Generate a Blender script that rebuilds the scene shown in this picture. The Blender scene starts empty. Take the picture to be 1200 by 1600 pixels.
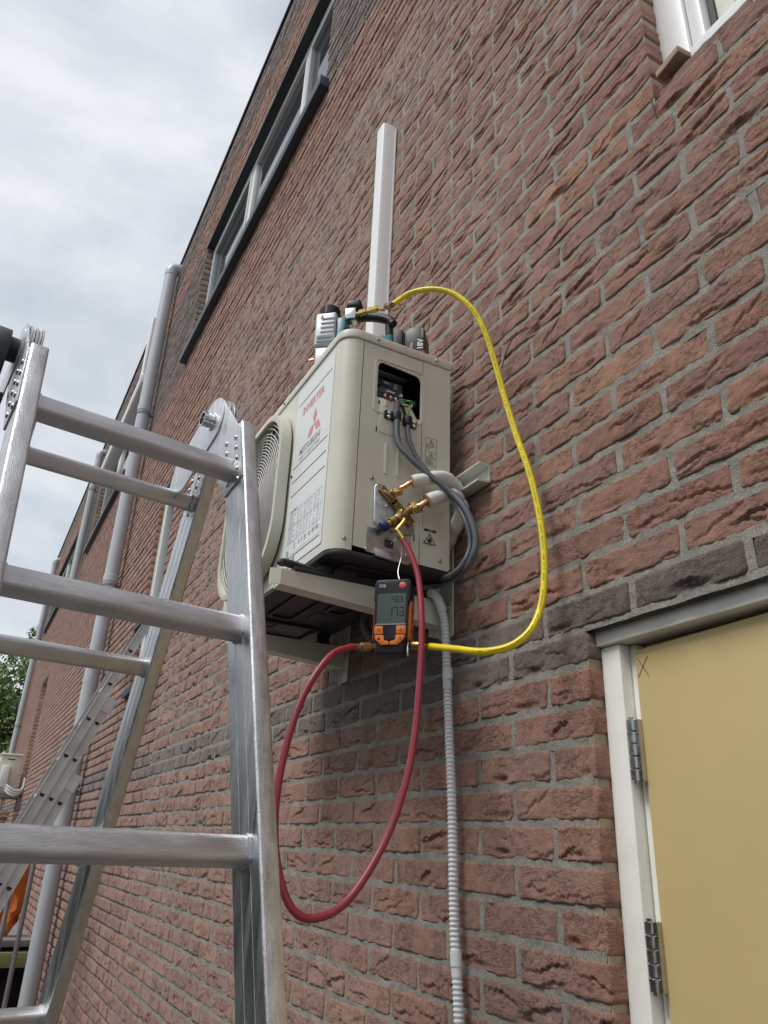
import bpy, bmesh, math, random
import numpy as np
from mathutils import Vector, Matrix
from mathutils.geometry import tessellate_polygon
S = bpy.context.scene
COL = S.collection
R = math.radians

# ------------------------------------------------------------------ camera, sky, sun, exposure
# world axes: X runs along the brick wall (negative = far end), Y points into the wall, Z up; eye height is z = 0
GROUND = -1.75
YAW, PITCH, ROLL, FPX = -1.09418, 0.42008, 0.043359, 1178.18
fw = Vector((math.sin(YAW)*math.cos(PITCH), math.cos(YAW)*math.cos(PITCH), math.sin(PITCH)))
r0 = Vector((math.cos(YAW), -math.sin(YAW), 0)); u0 = r0.cross(fw)
rt = math.cos(ROLL)*r0 + math.sin(ROLL)*u0
up = -math.sin(ROLL)*r0 + math.cos(ROLL)*u0
cam_d = bpy.data.cameras.new('camera'); cam = bpy.data.objects.new('camera', cam_d); COL.objects.link(cam)
m3 = Matrix((rt, up, -fw)).transposed(); cam.matrix_world = m3.to_4x4()
cam_d.sensor_fit = 'VERTICAL'; cam_d.sensor_height = 36; cam_d.lens = FPX/1600*36
cam_d.clip_start = 0.02; cam_d.clip_end = 2000
S.camera = cam

W = bpy.data.worlds.new('World'); S.world = W; W.use_nodes = True
nt = W.node_tree; nt.nodes.clear()
out = nt.nodes.new('ShaderNodeOutputWorld')
sky = nt.nodes.new('ShaderNodeTexSky'); sky.sky_type = 'NISHITA'; sky.sun_disc = False
SUN_EL, SUN_AZ = R(57), R(178)            # azimuth of the sun measured clockwise from +Y
sky.sun_elevation = SUN_EL; sky.sun_rotation = SUN_AZ
bgs = nt.nodes.new('ShaderNodeBackground'); bgs.inputs[1].default_value = 0.10
nt.links.new(sky.outputs[0], bgs.inputs[0])
tc = nt.nodes.new('ShaderNodeTexCoord'); mp = nt.nodes.new('ShaderNodeMapping')
mp.inputs['Scale'].default_value = (1, 1, 2.2)
nt.links.new(tc.outputs['Generated'], mp.inputs[0])
n1 = nt.nodes.new('ShaderNodeTexNoise'); n1.inputs['Scale'].default_value = 2.7; n1.inputs['Detail'].default_value = 7
n1.inputs['Roughness'].default_value = 0.56; n1.inputs['Distortion'].default_value = 0.25
nt.links.new(mp.outputs[0], n1.inputs['Vector'])
cr = nt.nodes.new('ShaderNodeValToRGB'); e = cr.color_ramp.elements
e[0].position = 0.36; e[0].color = (.375, .41, .455, 1); e[1].position = 0.62; e[1].color = (.560, .578, .60, 1)
nt.links.new(n1.outputs[0], cr.inputs[0])
bgc = nt.nodes.new('ShaderNodeBackground'); bgc.inputs[1].default_value = 1.0
nt.links.new(cr.outputs[0], bgc.inputs[0])
mr = nt.nodes.new('ShaderNodeMapRange'); mr.inputs[1].default_value = 0.3; mr.inputs[2].default_value = 0.7
mr.inputs[3].default_value = 0.90; mr.inputs[4].default_value = 1.0
nt.links.new(n1.outputs[0], mr.inputs[0])
mx = nt.nodes.new('ShaderNodeMixShader'); nt.links.new(mr.outputs[0], mx.inputs[0])
nt.links.new(bgs.outputs[0], mx.inputs[1]); nt.links.new(bgc.outputs[0], mx.inputs[2])
nt.links.new(mx.outputs[0], out.inputs[0])

sd = bpy.data.lights.new('sun', 'SUN'); sd.energy = 1.5; sd.angle = R(22); sd.color = (1, .97, .93)
so = bpy.data.objects.new('sun', sd); COL.objects.link(so)
sdir = Vector((math.sin(SUN_AZ)*math.cos(SUN_EL), math.cos(SUN_AZ)*math.cos(SUN_EL), math.sin(SUN_EL)))
so.rotation_euler = sdir.to_track_quat('Z', 'Y').to_euler(); so.location = sdir*20
S.view_settings.view_transform = 'Standard'; S.view_settings.look = 'None'
S.view_settings.exposure = 0.68; S.view_settings.gamma = 1; S.view_settings.use_curve_mapping = False

# ------------------------------------------------------------------ surveying helpers: a sight line met with a real plane
def sight(px, py): return (px-600)/FPX*rt - (py-800)/FPX*up + fw
def at_x(px, py, X): d = sight(px, py); return d*(X/d.x)
def at_y(px, py, Y): d = sight(px, py); return d*(Y/d.y)
def at_z(px, py, Z): d = sight(px, py); return d*(Z/d.z)

# ------------------------------------------------------------------ materials
def newmat(name):
    m = bpy.data.materials.new(name); m.use_nodes = True
    return m, m.node_tree, m.node_tree.nodes['Principled BSDF']
def N(t, typ, **kw):
    n = t.nodes.new(typ)
    for k, v in kw.items():
        if k in n.inputs: n.inputs[k].default_value = v
        else: setattr(n, k, v)
    return n
def mat(name, col, rough=.5, metal=0, var=.08, scale=30, bump=0, bscale=200, spec=None, stretch=None, dirt=0, dirtcol=(.1,.09,.08), coat=0, rvar=0):
    m, t, b = newmat(name)
    pos = N(t, 'ShaderNodeNewGeometry')
    vec = pos.outputs['Position']
    if stretch:
        mpn = N(t, 'ShaderNodeMapping'); mpn.inputs['Scale'].default_value = stretch
        t.links.new(vec, mpn.inputs[0]); vec = mpn.outputs[0]
    n = N(t, 'ShaderNodeTexNoise', Scale=scale, Detail=5, Roughness=.6); t.links.new(vec, n.inputs['Vector'])
    mrn = N(t, 'ShaderNodeMapRange'); mrn.inputs[1].default_value = .3; mrn.inputs[2].default_value = .7
    mrn.inputs[3].default_value = 1-var; mrn.inputs[4].default_value = 1+var; t.links.new(n.outputs[0], mrn.inputs[0])
    mul = N(t, 'ShaderNodeVectorMath', operation='SCALE'); mul.inputs[0].default_value = col
    t.links.new(mrn.outputs[0], mul.inputs['Scale']); colout = mul.outputs[0]
    if dirt:
        n2 = N(t, 'ShaderNodeTexNoise', Scale=scale*.35, Detail=8, Roughness=.7); t.links.new(pos.outputs['Position'], n2.inputs['Vector'])
        r2 = N(t, 'ShaderNodeMapRange'); r2.inputs[1].default_value = .52; r2.inputs[2].default_value = .72
        r2.inputs[3].default_value = 0; r2.inputs[4].default_value = dirt; t.links.new(n2.outputs[0], r2.inputs[0])
        mixn = N(t, 'ShaderNodeMix', data_type='RGBA'); t.links.new(r2.outputs[0], mixn.inputs[0])
        t.links.new(colout, mixn.inputs[6]); mixn.inputs[7].default_value = (*dirtcol, 1); colout = mixn.outputs[2]
    t.links.new(colout, b.inputs['Base Color'])
    b.inputs['Roughness'].default_value = rough; b.inputs['Metallic'].default_value = metal
    if rvar:
        r3 = N(t, 'ShaderNodeMapRange'); r3.inputs[1].default_value = .3; r3.inputs[2].default_value = .7
        r3.inputs[3].default_value = rough-rvar; r3.inputs[4].default_value = rough+rvar
        t.links.new(n.outputs[0], r3.inputs[0]); t.links.new(r3.outputs[0], b.inputs['Roughness'])
    if spec is not None: b.inputs['Specular IOR Level'].default_value = spec
    if coat: b.inputs['Coat Weight'].default_value = coat
    if bump:
        n3 = N(t, 'ShaderNodeTexNoise', Scale=bscale, Detail=4); t.links.new(vec, n3.inputs['Vector'])
        bp = N(t, 'ShaderNodeBump'); bp.inputs['Strength'].default_value = bump; bp.inputs['Distance'].default_value = .002
        t.links.new(n3.outputs[0], bp.inputs['Height']); t.links.new(bp.outputs[0], b.inputs['Normal'])
    return m

def brick_mat(name, stops, source):
    m, t, b = newmat(name)
    pos = N(t, 'ShaderNodeNewGeometry')
    if source == 'object':
        s = N(t, 'ShaderNodeObjectInfo').outputs['Random']
    else:
        s = N(t, 'ShaderNodeAttribute', attribute_name='tone').outputs['Fac']
    cr = N(t, 'ShaderNodeValToRGB'); el = cr.color_ramp.elements
    el[0].position = stops[0][0]; el[0].color = (*stops[0][1], 1)
    el[1].position = stops[-1][0]; el[1].color = (*stops[-1][1], 1)
    for p_, c_ in stops[1:-1]:
        q = el.new(p_); q.color = (*c_, 1)
    t.links.new(s, cr.inputs[0])
    n = N(t, 'ShaderNodeTexNoise', Scale=38, Detail=8, Roughness=.65); t.links.new(pos.outputs['Position'], n.inputs['Vector'])
    m1 = N(t, 'ShaderNodeMapRange'); m1.inputs[1].default_value = .3; m1.inputs[2].default_value = .7; m1.inputs[3].default_value = .74; m1.inputs[4].default_value = 1.26
    t.links.new(n.outputs[0], m1.inputs[0])
    sc = N(t, 'ShaderNodeVectorMath', operation='SCALE'); t.links.new(cr.outputs[0], sc.inputs[0]); t.links.new(m1.outputs[0], sc.inputs['Scale'])
    # fine sand grains, pale and dark
    g = N(t, 'ShaderNodeTexNoise', Scale=700, Detail=2, Roughness=.5); t.links.new(pos.outputs['Position'], g.inputs['Vector'])
    m2 = N(t, 'ShaderNodeMapRange'); m2.inputs[1].default_value = .35; m2.inputs[2].default_value = .65; m2.inputs[3].default_value = .8; m2.inputs[4].default_value = 1.2
    t.links.new(g.outputs[0], m2.inputs[0])
    sc2 = N(t, 'ShaderNodeVectorMath', operation='SCALE'); t.links.new(sc.outputs[0], sc2.inputs[0]); t.links.new(m2.outputs[0], sc2.inputs['Scale'])
    # lime bloom: soft large patches and small thin white flecks
    w = N(t, 'ShaderNodeTexNoise', Scale=2.3, Detail=6, Roughness=.7); t.links.new(pos.outputs['Position'], w.inputs['Vector'])
    m3_ = N(t, 'ShaderNodeMapRange'); m3_.inputs[1].default_value = .45; m3_.inputs[2].default_value = .75; m3_.inputs[3].default_value = 0; m3_.inputs[4].default_value = .20
    t.links.new(w.outputs[0], m3_.inputs[0])
    mixa = N(t, 'ShaderNodeMix', data_type='RGBA'); t.links.new(m3_.outputs[0], mixa.inputs[0]); t.links.new(sc2.outputs[0], mixa.inputs[6]); mixa.inputs[7].default_value = (.42, .345, .30, 1)
    mpn = N(t, 'ShaderNodeMapping'); mpn.inputs['Scale'].default_value = (1, 1, .35); t.links.new(pos.outputs['Position'], mpn.inputs[0])
    f = N(t, 'ShaderNodeTexNoise', Scale=62, Detail=9, Roughness=.8, Distortion=.4); t.links.new(mpn.outputs[0], f.inputs['Vector'])
    m4 = N(t, 'ShaderNodeMapRange'); m4.inputs[1].default_value = .645; m4.inputs[2].default_value = .70; m4.inputs[3].default_value = 0; m4.inputs[4].default_value = .7
    t.links.new(f.outputs[0], m4.inputs[0])
    mixb = N(t, 'ShaderNodeMix', data_type='RGBA'); t.links.new(m4.outputs[0], mixb.inputs[0]); t.links.new(mixa.outputs[2], mixb.inputs[6]); mixb.inputs[7].default_value = (.6, .57, .52, 1)
    t.links.new(mixb.outputs[2], b.inputs['Base Color'])
    b.inputs['Roughness'].default_value = .92; b.inputs['Specular IOR Level'].default_value = .25
    # relief: sandy grain, crumpled folds and short sharp cracks
    mpf = N(t, 'ShaderNodeMapping'); mpf.inputs['Scale'].default_value = (.50, 1, 1.5); mpf.inputs['Rotation'].default_value = (0, .22, 0); t.links.new(pos.outputs['Position'], mpf.inputs[0])
    a = N(t, 'ShaderNodeTexNoise', Scale=85, Detail=8, Roughness=.74, Distortion=1.2); t.links.new(mpf.outputs[0], a.inputs['Vector'])
    k = N(t, 'ShaderNodeTexNoise', Scale=48, Detail=5, Roughness=.6, Distortion=1.8); t.links.new(mpf.outputs[0], k.inputs['Vector'])
    k1 = N(t, 'ShaderNodeMath', operation='SUBTRACT'); t.links.new(k.outputs[0], k1.inputs[0]); k1.inputs[1].default_value = .5
    k2 = N(t, 'ShaderNodeMath', operation='ABSOLUTE'); t.links.new(k1.outputs[0], k2.inputs[0])
    k3 = N(t, 'ShaderNodeMapRange'); k3.inputs[1].default_value = 0; k3.inputs[2].default_value = .022; t.links.new(k2.outputs[0], k3.inputs[0])
    msk = N(t, 'ShaderNodeTexNoise', Scale=14, Detail=2); t.links.new(pos.outputs['Position'], msk.inputs['Vector'])
    mk = N(t, 'ShaderNodeMapRange'); mk.inputs[1].default_value = .46; mk.inputs[2].default_value = .58; t.links.new(msk.outputs[0], mk.inputs[0])
    mm = N(t, 'ShaderNodeMix', data_type='FLOAT'); t.links.new(mk.outputs[0], mm.inputs[0]); mm.inputs[2].default_value = 1; t.links.new(k3.outputs[0], mm.inputs[3])
    b0 = N(t, 'ShaderNodeBump'); b0.inputs['Strength'].default_value = .9; b0.inputs['Distance'].default_value = .0042; t.links.new(mm.outputs[0], b0.inputs['Height'])
    b1 = N(t, 'ShaderNodeBump'); b1.inputs['Strength'].default_value = 1; b1.inputs['Distance'].default_value = .0032; t.links.new(a.outputs[0], b1.inputs['Height']); t.links.new(b0.outputs[0], b1.inputs['Normal'])
    g2 = N(t, 'ShaderNodeTexNoise', Scale=420, Detail=3, Roughness=.6); t.links.new(pos.outputs['Position'], g2.inputs['Vector'])
    b2 = N(t, 'ShaderNodeBump'); b2.inputs['Strength'].default_value = .9; b2.inputs['Distance'].default_value = .0030; t.links.new(g2.outputs[0], b2.inputs['Height']); t.links.new(b1.outputs[0], b2.inputs['Normal'])
    b.inputs['Sheen Weight'].default_value = .32; b.inputs['Sheen Roughness'].default_value = .5
    t.links.new(b2.outputs[0], b.inputs['Normal'])
    return m
RED = [(0, (.280, .130, .088)), (.2, (.345, .160, .103)), (.45, (.305, .146, .099)), (.65, (.375, .180, .112)), (.8, (.32, .162, .116)), (.92, (.285, .144, .106)), (1, (.41, .203, .122))]
DARK = [(0, (.148, .106, .090)), (.4, (.182, .126, .102)), (.7, (.134, .100, .086)), (1, (.20, .142, .110))]
M_red_o = brick_mat('brick_red_single', RED, 'object'); M_red_s = brick_mat('brick_red_many', RED, 'attr')
M_dk_o = brick_mat('brick_dark_single', DARK, 'object'); M_dk_s = brick_mat('brick_dark_many', DARK, 'attr')

def mortar_mat():
    m, t, b = newmat('mortar'); pos = N(t, 'ShaderNodeNewGeometry')
    n = N(t, 'ShaderNodeTexNoise', Scale=25, Detail=8, Roughness=.7); t.links.new(pos.outputs['Position'], n.inputs['Vector'])
    g = N(t, 'ShaderNodeTexNoise', Scale=420, Detail=3); t.links.new(pos.outputs['Position'], g.inputs['Vector'])
    cr = N(t, 'ShaderNodeValToRGB'); el = cr.color_ramp.elements
    el[0].position = .3; el[0].color = (.20, .19, .162, 1); el[1].position = .7; el[1].color = (.375, .358, .31, 1)
    t.links.new(n.outputs[0], cr.inputs[0])
    m2 = N(t, 'ShaderNodeMapRange'); m2.inputs[1].default_value = .35; m2.inputs[2].default_value = .65; m2.inputs[3].default_value = .7; m2.inputs[4].default_value = 1.3
    t.links.new(g.outputs[0], m2.inputs[0])
    sc = N(t, 'ShaderNodeVectorMath', operation='SCALE'); t.links.new(cr.outputs[0], sc.inputs[0]); t.links.new(m2.outputs[0], sc.inputs['Scale'])
    t.links.new(sc.outputs[0], b.inputs['Base Color']); b.inputs['Roughness'].default_value = .95
    b1 = N(t, 'ShaderNodeBump'); b1.inputs['Strength'].default_value = .8; b1.inputs['Distance'].default_value = .004
    n4 = N(t, 'ShaderNodeTexNoise', Scale=140, Detail=7, Roughness=.75); t.links.new(pos.outputs['Position'], n4.inputs['Vector'])
    t.links.new(n4.outputs[0], b1.inputs['Height']); t.links.new(b1.outputs[0], b.inputs['Normal'])
    return m
M_mortar = mortar_mat()
M_alu = mat('brushed_aluminium', (.60, .61, .62), .38, 1, .16, 9, bump=.35, bscale=90, stretch=(10, 10, .7), dirt=.45, dirtcol=(.36, .36, .36), rvar=.12)
M_alu_r = mat('rung_aluminium', (.56, .565, .58), .44, 1, .14, 10, bump=.3, bscale=110, stretch=(9, .7, 9), dirt=.7, dirtcol=(.30, .30, .30), rvar=.10)
M_alu_old = mat('weathered_aluminium', (.62, .62, .60), .55, .55, .12, 10, bump=.2, dirt=.4, dirtcol=(.3, .29, .27), rvar=.08)
M_steel = mat('steel', (.50, .50, .50), .28, 1, .12, 60, rvar=.08)
M_chrome = mat('polished_steel', (.75, .75, .76), .14, 1, .05)
M_galv = mat('galvanised_steel', (.50, .52, .53), .38, 1, .18, 70, rvar=.1)
M_black = mat('black_plastic', (.012, .012, .014), .45, 0, .2, 40, bump=.1, bscale=500)
M_bluegrey = mat('dark_hinge_plastic', (.022, .028, .036), .5, 0, .15, 40)
M_casing = mat('beige_casing', (.66, .64, .545), .40, 0, .05, 9, dirt=.22, dirtcol=(.38, .36, .30), bump=.03, bscale=900)
M_casing_gr = mat('beige_plastic_guard', (.60, .58, .49), .5, 0, .03, 12)
M_front = mat('pale_front_sheet', (.76, .775, .745), .38, 0, .03, 9, dirt=.06, dirtcol=(.45, .45, .42))
M_dark_in = mat('dark_interior', (.035, .045, .060), .45)
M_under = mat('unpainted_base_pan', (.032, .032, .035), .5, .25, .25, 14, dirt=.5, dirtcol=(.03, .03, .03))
M_white_pvc = mat('white_pvc', (.87, .87, .86), .35, 0, .025, 6, dirt=.08, dirtcol=(.6, .6, .58))
M_grey_pvc = mat('grey_pvc', (.50, .53, .56), .38, 0, .06, 5, dirt=.3, dirtcol=(.30, .31, .32))
M_conduit = mat('pale_grey_conduit', (.74, .76, .76), .45, 0, .04)
M_yellow = mat('yellow_hose', (.86, .68, .015), .33, 0, .04)
M_redhose = mat('red_hose', (.31, .035, .052), .30, 0, .05)
M_cable = mat('grey_cable', (.105, .115, .128), .42, 0, .06)
M_insul = mat('white_foam_tape', (.72, .71, .67), .6, 0, .06, 60, bump=.5, bscale=120)
M_brass = mat('brass', (.62, .43, .15), .3, 1, .15, 120, rvar=.08)
M_brass_dk = mat('dull_brass', (.36, .25, .12), .42, 1, .25, 120)
M_copper = mat('copper', (.72, .36, .22), .32, 1, .12, 100)
M_bluecap = mat('blue_cap', (.01, .03, .12), .35)
M_frame = mat('white_painted_frame', (.80, .79, .73), .4, 0, .03, 20, dirt=.22, dirtcol=(.45, .41, .35), bump=.06, bscale=120)
M_frame2 = mat('white_window_frame', (.80, .80, .78), .32, 0, .02)
M_grey_frame = mat('grey_window_frame', (.52, .55, .55), .38, 0, .03)
M_board = mat('yellow_primed_board', (.53, .41, .185), .42, 0, .05, 3, dirt=.35, dirtcol=(.46, .36, .17), bump=.08, bscale=260)
M_stone = mat('dark_sill_stone', (.026, .034, .052), .5, 0, .2, 30)
M_lintel = mat('dark_steel_lintel', (.028, .033, .042), .55, 0, .15)
M_teal = mat('teal_plastic', (.012, .16, .185), .38)
M_silver = mat('silver_cast_housing', (.56, .58, .60), .42, .35, .04)
M_redpl = mat('red_plastic', (.42, .012, .025), .4)
M_orange = mat('orange_rubber', (.72, .17, .010), .5, 0, .05)
M_lcd = mat('lcd_screen', (.075, .100, .088), .25, 0, .02)
M_ink = mat('black_print', (.02, .02, .02), .6)
M_ink_grey = mat('grey_print', (.36, .38, .40), .6)
M_ink_red = mat('faded_red_print', (.68, .30, .29), .6)
M_ink_navy = mat('faded_navy_print', (.34, .37, .45), .6)
M_ink_white = mat('white_print', (.8, .8, .8), .6)
M_label = mat('paper_label', (.74, .76, .76), .35)
M_sticker = mat('grey_sticker', (.50, .48, .42), .45)
M_tarp = mat('orange_tarp', (.62, .16, .025), .4, 0, .15, 6, bump=.5, bscale=30)
M_wood = mat('raw_wood', (.33, .22, .14), .75, 0, .25, 30, bump=.4, bscale=60, stretch=(1, 6, 6))
M_plank = mat('yellow_green_plank', (.32, .33, .15), .6, 0, .12, 20)
M_sheet = mat('grey_sheet', (.26, .25, .25), .6, 0, .12, 8)
M_rubber = mat('black_rubber', (.014, .014, .015), .6)
M_rust = mat('rusty_wire', (.10, .04, .025), .8)
M_wh_wire = mat('guard_wire_pale', (.60, .58, .52), .45)
M_col = {c: mat(c+'_wire', v, .4) for c, v in dict(brown=(.22, .07, .035), blue=(.03, .16, .30), green=(.10, .42, .08), yellow=(.6, .5, .05)).items()}
def glass_mat():
    m, t, b = newmat('window_glass'); b.inputs['Base Color'].default_value = (.045, .055, .06, 1)
    b.inputs['Roughness'].default_value = .04; b.inputs['IOR'].default_value = 1.5
    b.inputs['Specular IOR Level'].default_value = .6
    return m
M_glass = glass_mat()
M_curtain = mat('pale_blind', (.55, .56, .66), .25)

# ------------------------------------------------------------------ mesh helpers
def lin(pts): return [Vector(p) for p in pts]
class MB:
    def __init__(s): s.v = []; s.f = []; s.mi = []; s.cur = 0
    def add(s, vs, fs):
        o = len(s.v); s.v += [tuple(v) for v in vs]; s.f += [tuple(i+o for i in f) for f in fs]; s.mi += [s.cur]*len(fs); return s
    def box(s, a, b):
        (x0, y0, z0), (x1, y1, z1) = a, b
        vs = [(x0,y0,z0),(x1,y0,z0),(x1,y1,z0),(x0,y1,z0),(x0,y0,z1),(x1,y0,z1),(x1,y1,z1),(x0,y1,z1)]
        return s.add(vs, [(0,3,2,1),(4,5,6,7),(0,1,5,4),(1,2,6,5),(2,3,7,6),(3,0,4,7)])
    def obox(s, c, ax, ay, az):       # oriented box: centre and three half-axis vectors
        c, ax, ay, az = map(Vector, (c, ax, ay, az)); vs = []
        for k in (-1, 1):
            for i, j in ((-1,-1),(1,-1),(1,1),(-1,1)): vs.append(c+ax*i+ay*j+az*k)
        return s.add(vs, [(0,3,2,1),(4,5,6,7),(0,1,5,4),(1,2,6,5),(2,3,7,6),(3,0,4,7)])
    def tube(s, pts, r, seg=12, caps=True, ell=None):
        P = lin(pts); n = len(P); rr = r if isinstance(r, (list, tuple)) else [r]*n
        T = [(P[min(i+1, n-1)]-P[max(i-1, 0)]).normalized() for i in range(n)]
        u = T[0].orthogonal().normalized(); vs = []
        for i in range(n):
            u = (u - T[i]*u.dot(T[i])).normalized(); w = T[i].cross(u)
            for k in range(seg):
                a = 2*math.pi*k/seg; vs.append(P[i] + (u*math.cos(a)+w*math.sin(a))*rr[i])
        fs = [(i*seg+k, i*seg+(k+1) % seg, (i+1)*seg+(k+1) % seg, (i+1)*seg+k) for i in range(n-1) for k in range(seg)]
        if caps: fs += [tuple(range(seg))[::-1], tuple((n-1)*seg+k for k in range(seg))]
        return s.add(vs, fs)
    def lathe(s, c, axis, prof, seg=20):   # prof: list of (distance along axis, radius)
        a = Vector(axis).normalized(); c = Vector(c)
        pts = [c+a*d for d, r in prof]; u = a.orthogonal().normalized(); w = a.cross(u); vs = []
        for p_, (d, r) in zip(pts, prof):
            for k in range(seg):
                t = 2*math.pi*k/seg; vs.append(p_+(u*math.cos(t)+w*math.sin(t))*max(r, 1e-5))
        n = len(prof)
        fs = [(i*seg+k, i*seg+(k+1) % seg, (i+1)*seg+(k+1) % seg, (i+1)*seg+k) for i in range(n-1) for k in range(seg)]
        fs += [tuple(range(seg))[::-1], tuple((n-1)*seg+k for k in range(seg))]
        return s.add(vs, fs)
    def plate(s, outer, holes, fn, t0, t1):   # outline in (u,v); fn(u,v,t) gives the point; t = thickness direction
        loops = [outer]+list(holes); flat = [p for l in loops for p in l]; n = len(flat)
        tris = tessellate_polygon([[Vector((u, v, 0)) for u, v in l] for l in loops])
        vs = [fn(u, v, t0) for u, v in flat]+[fn(u, v, t1) for u, v in flat]
        fs = [tuple(t) for t in tris]+[tuple(i+n for i in t)[::-1] for t in tris]; o = 0
        for l in loops:
            k = len(l); fs += [(o+i, o+(i+1) % k, n+o+(i+1) % k, n+o+i) for i in range(k)]; o += k
        return s.add(vs, fs)
    def prism(s, ring0, ring1):
        n = len(ring0)
        return s.add(list(ring0)+list(ring1), [(i, (i+1) % n, n+(i+1) % n, n+i) for i in range(n)]+[tuple(range(n))[::-1], tuple(range(n, 2*n))])
    def build(s, name, mats, parent=None, smooth=35, bevel=0, seg=2):
        root = Vector(parent['_w']) if parent is not None and '_w' in parent else Vector((0, 0, 0))
        me = bpy.data.meshes.new(name)
        me.from_pydata([tuple(Vector(v)-root) for v in s.v], [], s.f)
        for m in (mats if isinstance(mats, (list, tuple)) else [mats]): me.materials.append(m)
        if any(s.mi): me.polygons.foreach_set('material_index', s.mi)
        bm = bmesh.new(); bm.from_mesh(me); bmesh.ops.recalc_face_normals(bm, faces=bm.faces)
        if bevel:
            es = [e_ for e_ in bm.edges if len(e_.link_faces) == 2 and e_.calc_face_angle(0) > .6]
            try: bmesh.ops.bevel(bm, geom=es, offset=bevel, segments=seg, affect='EDGES', profile=.5, clamp_overlap=True)
            except Exception: pass
        bm.to_mesh(me); bm.free()
        if smooth:
            me.polygons.foreach_set('use_smooth', [True]*len(me.polygons)); me.set_sharp_from_angle(angle=R(smooth))
        o = bpy.data.objects.new(name, me); COL.objects.link(o)
        if parent is not None: o.parent = parent; o['_w'] = tuple(root)
        return o
def tag(o, label=None, cat=None, group=None, kind=None):
    for k, v in (('label', label), ('category', cat), ('group', group), ('kind', kind)):
        if v: o[k] = v
    return o
def thing(name, label, cat, loc, group=None):
    o = bpy.data.objects.new(name, None); COL.objects.link(o); o.location = loc; o.empty_display_size = .05
    o['_w'] = tuple(loc); return tag(o, label, cat, group)
def rrect(u0_, v0_, u1_, v1_, r, n=5):
    pts = []
    for cx, cy, a0 in ((u1_-r, v1_-r, 0), (u0_+r, v1_-r, 90), (u0_+r, v0_+r, 180), (u1_-r, v0_+r, 270)):
        for k in range(n+1):
            a = R(a0+90*k/n); pts.append((cx+r*math.cos(a), cy+r*math.sin(a)))
    return pts
def spline(pts, n=8):
    P = lin(pts); P = [P[0]*2-P[1]]+P+[P[-1]*2-P[-2]]; o = []
    for i in range(1, len(P)-2):
        for k in range(n):
            t = k/n; a, b, c, d = P[i-1], P[i], P[i+1], P[i+2]
            o.append(.5*((2*b)+(c-a)*t+(2*a-5*b+4*c-d)*t*t+(3*b-a-3*c+d)*t**3))
    o.append(P[-2]); return o
def resample(P, step):
    o = [P[0]]; acc = 0
    for a, b in zip(P, P[1:]):
        L = (b-a).length
        while acc+L >= step:
            t = (step-acc)/L; a = a.lerp(b, t); o.append(a); L = (b-a).length; acc = 0
        acc += L
    return o
def text_mesh(txt, size, fn, align='LEFT', depth=.0003, xs=1.0, bold=0):
    cu = bpy.data.curves.new('t', 'FONT'); cu.body = txt; cu.size = size; cu.align_x = align; cu.resolution_u = 2; cu.offset = bold
    ob = bpy.data.objects.new('t', cu); COL.objects.link(ob)
    dg = bpy.context.evaluated_depsgraph_get(); me = ob.evaluated_get(dg).to_mesh()
    vs = [fn(v.co.x*xs, v.co.y, depth) for v in me.vertices]; fs = [tuple(p_.vertices) for p_ in me.polygons]
    bpy.data.objects.remove(ob); bpy.data.curves.remove(cu)
    return vs, fs
def text(name, txt, size, fn, m, parent, **kw):
    b = MB(); b.add(*text_mesh(txt, size, fn, **kw)); return b.build(name, m, parent, smooth=0)
def screw(name, p_, axis, r, parent, m=None):
    b = MB(); b.lathe(p_, axis, [(0, r*1.25), (.0008, r*1.25), (.001, r), (.0025, r*.85), (.0033, r*.35), (.0026, r*.2)], 10)
    return b.build(name, m or M_steel, parent, 40)

# ================================================================== SETTING
# ground: one sheet of concrete pavers out to the horizon
g = MB(); g.add([(-600,-600,GROUND),(600,-600,GROUND),(600,600,GROUND),(-600,600,GROUND)], [(0,1,2,3)])
tag(g.build('ground', mat('paving', (.10, .098, .092), .85, 0, .15, 3, bump=.4, bscale=40), smooth=0), kind='structure')

# ------------------------------------------------------------------ brick building
YW = .905; XE = -18.2; XR = 2.6; ZT = 5.80
CH = .0625; Z0 = .302
bld = thing('brick_building', 'long wall of rough red brick houses with dark brick bands', 'building', (-8, YW, GROUND))
# openings: x0, x1, first course, last course (exclusive), depth of reveal
UPW = [(-5.43, -2.66), (-10.80, -8.03), (-16.15, -13.38)]
OP = [(-.972, .10, -33, 1), (-.677, .55, 17, 46), (-5.50, -4.93, 10, 34), (-13.98, -12.9, -33, 32)]
OP += [(a, b_, 55, 73) for a, b_ in UPW]
def zc(r): return Z0+CH*r
rects = [(a, b_, zc(r0_)-.006, zc(r1_)-.006) for a, b_, r0_, r1_ in OP]
rects[0] = (rects[0][0], rects[0][1], GROUND, rects[0][3])
rects[3] = (rects[3][0], rects[3][1], GROUND+.05, rects[3][3])
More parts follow.
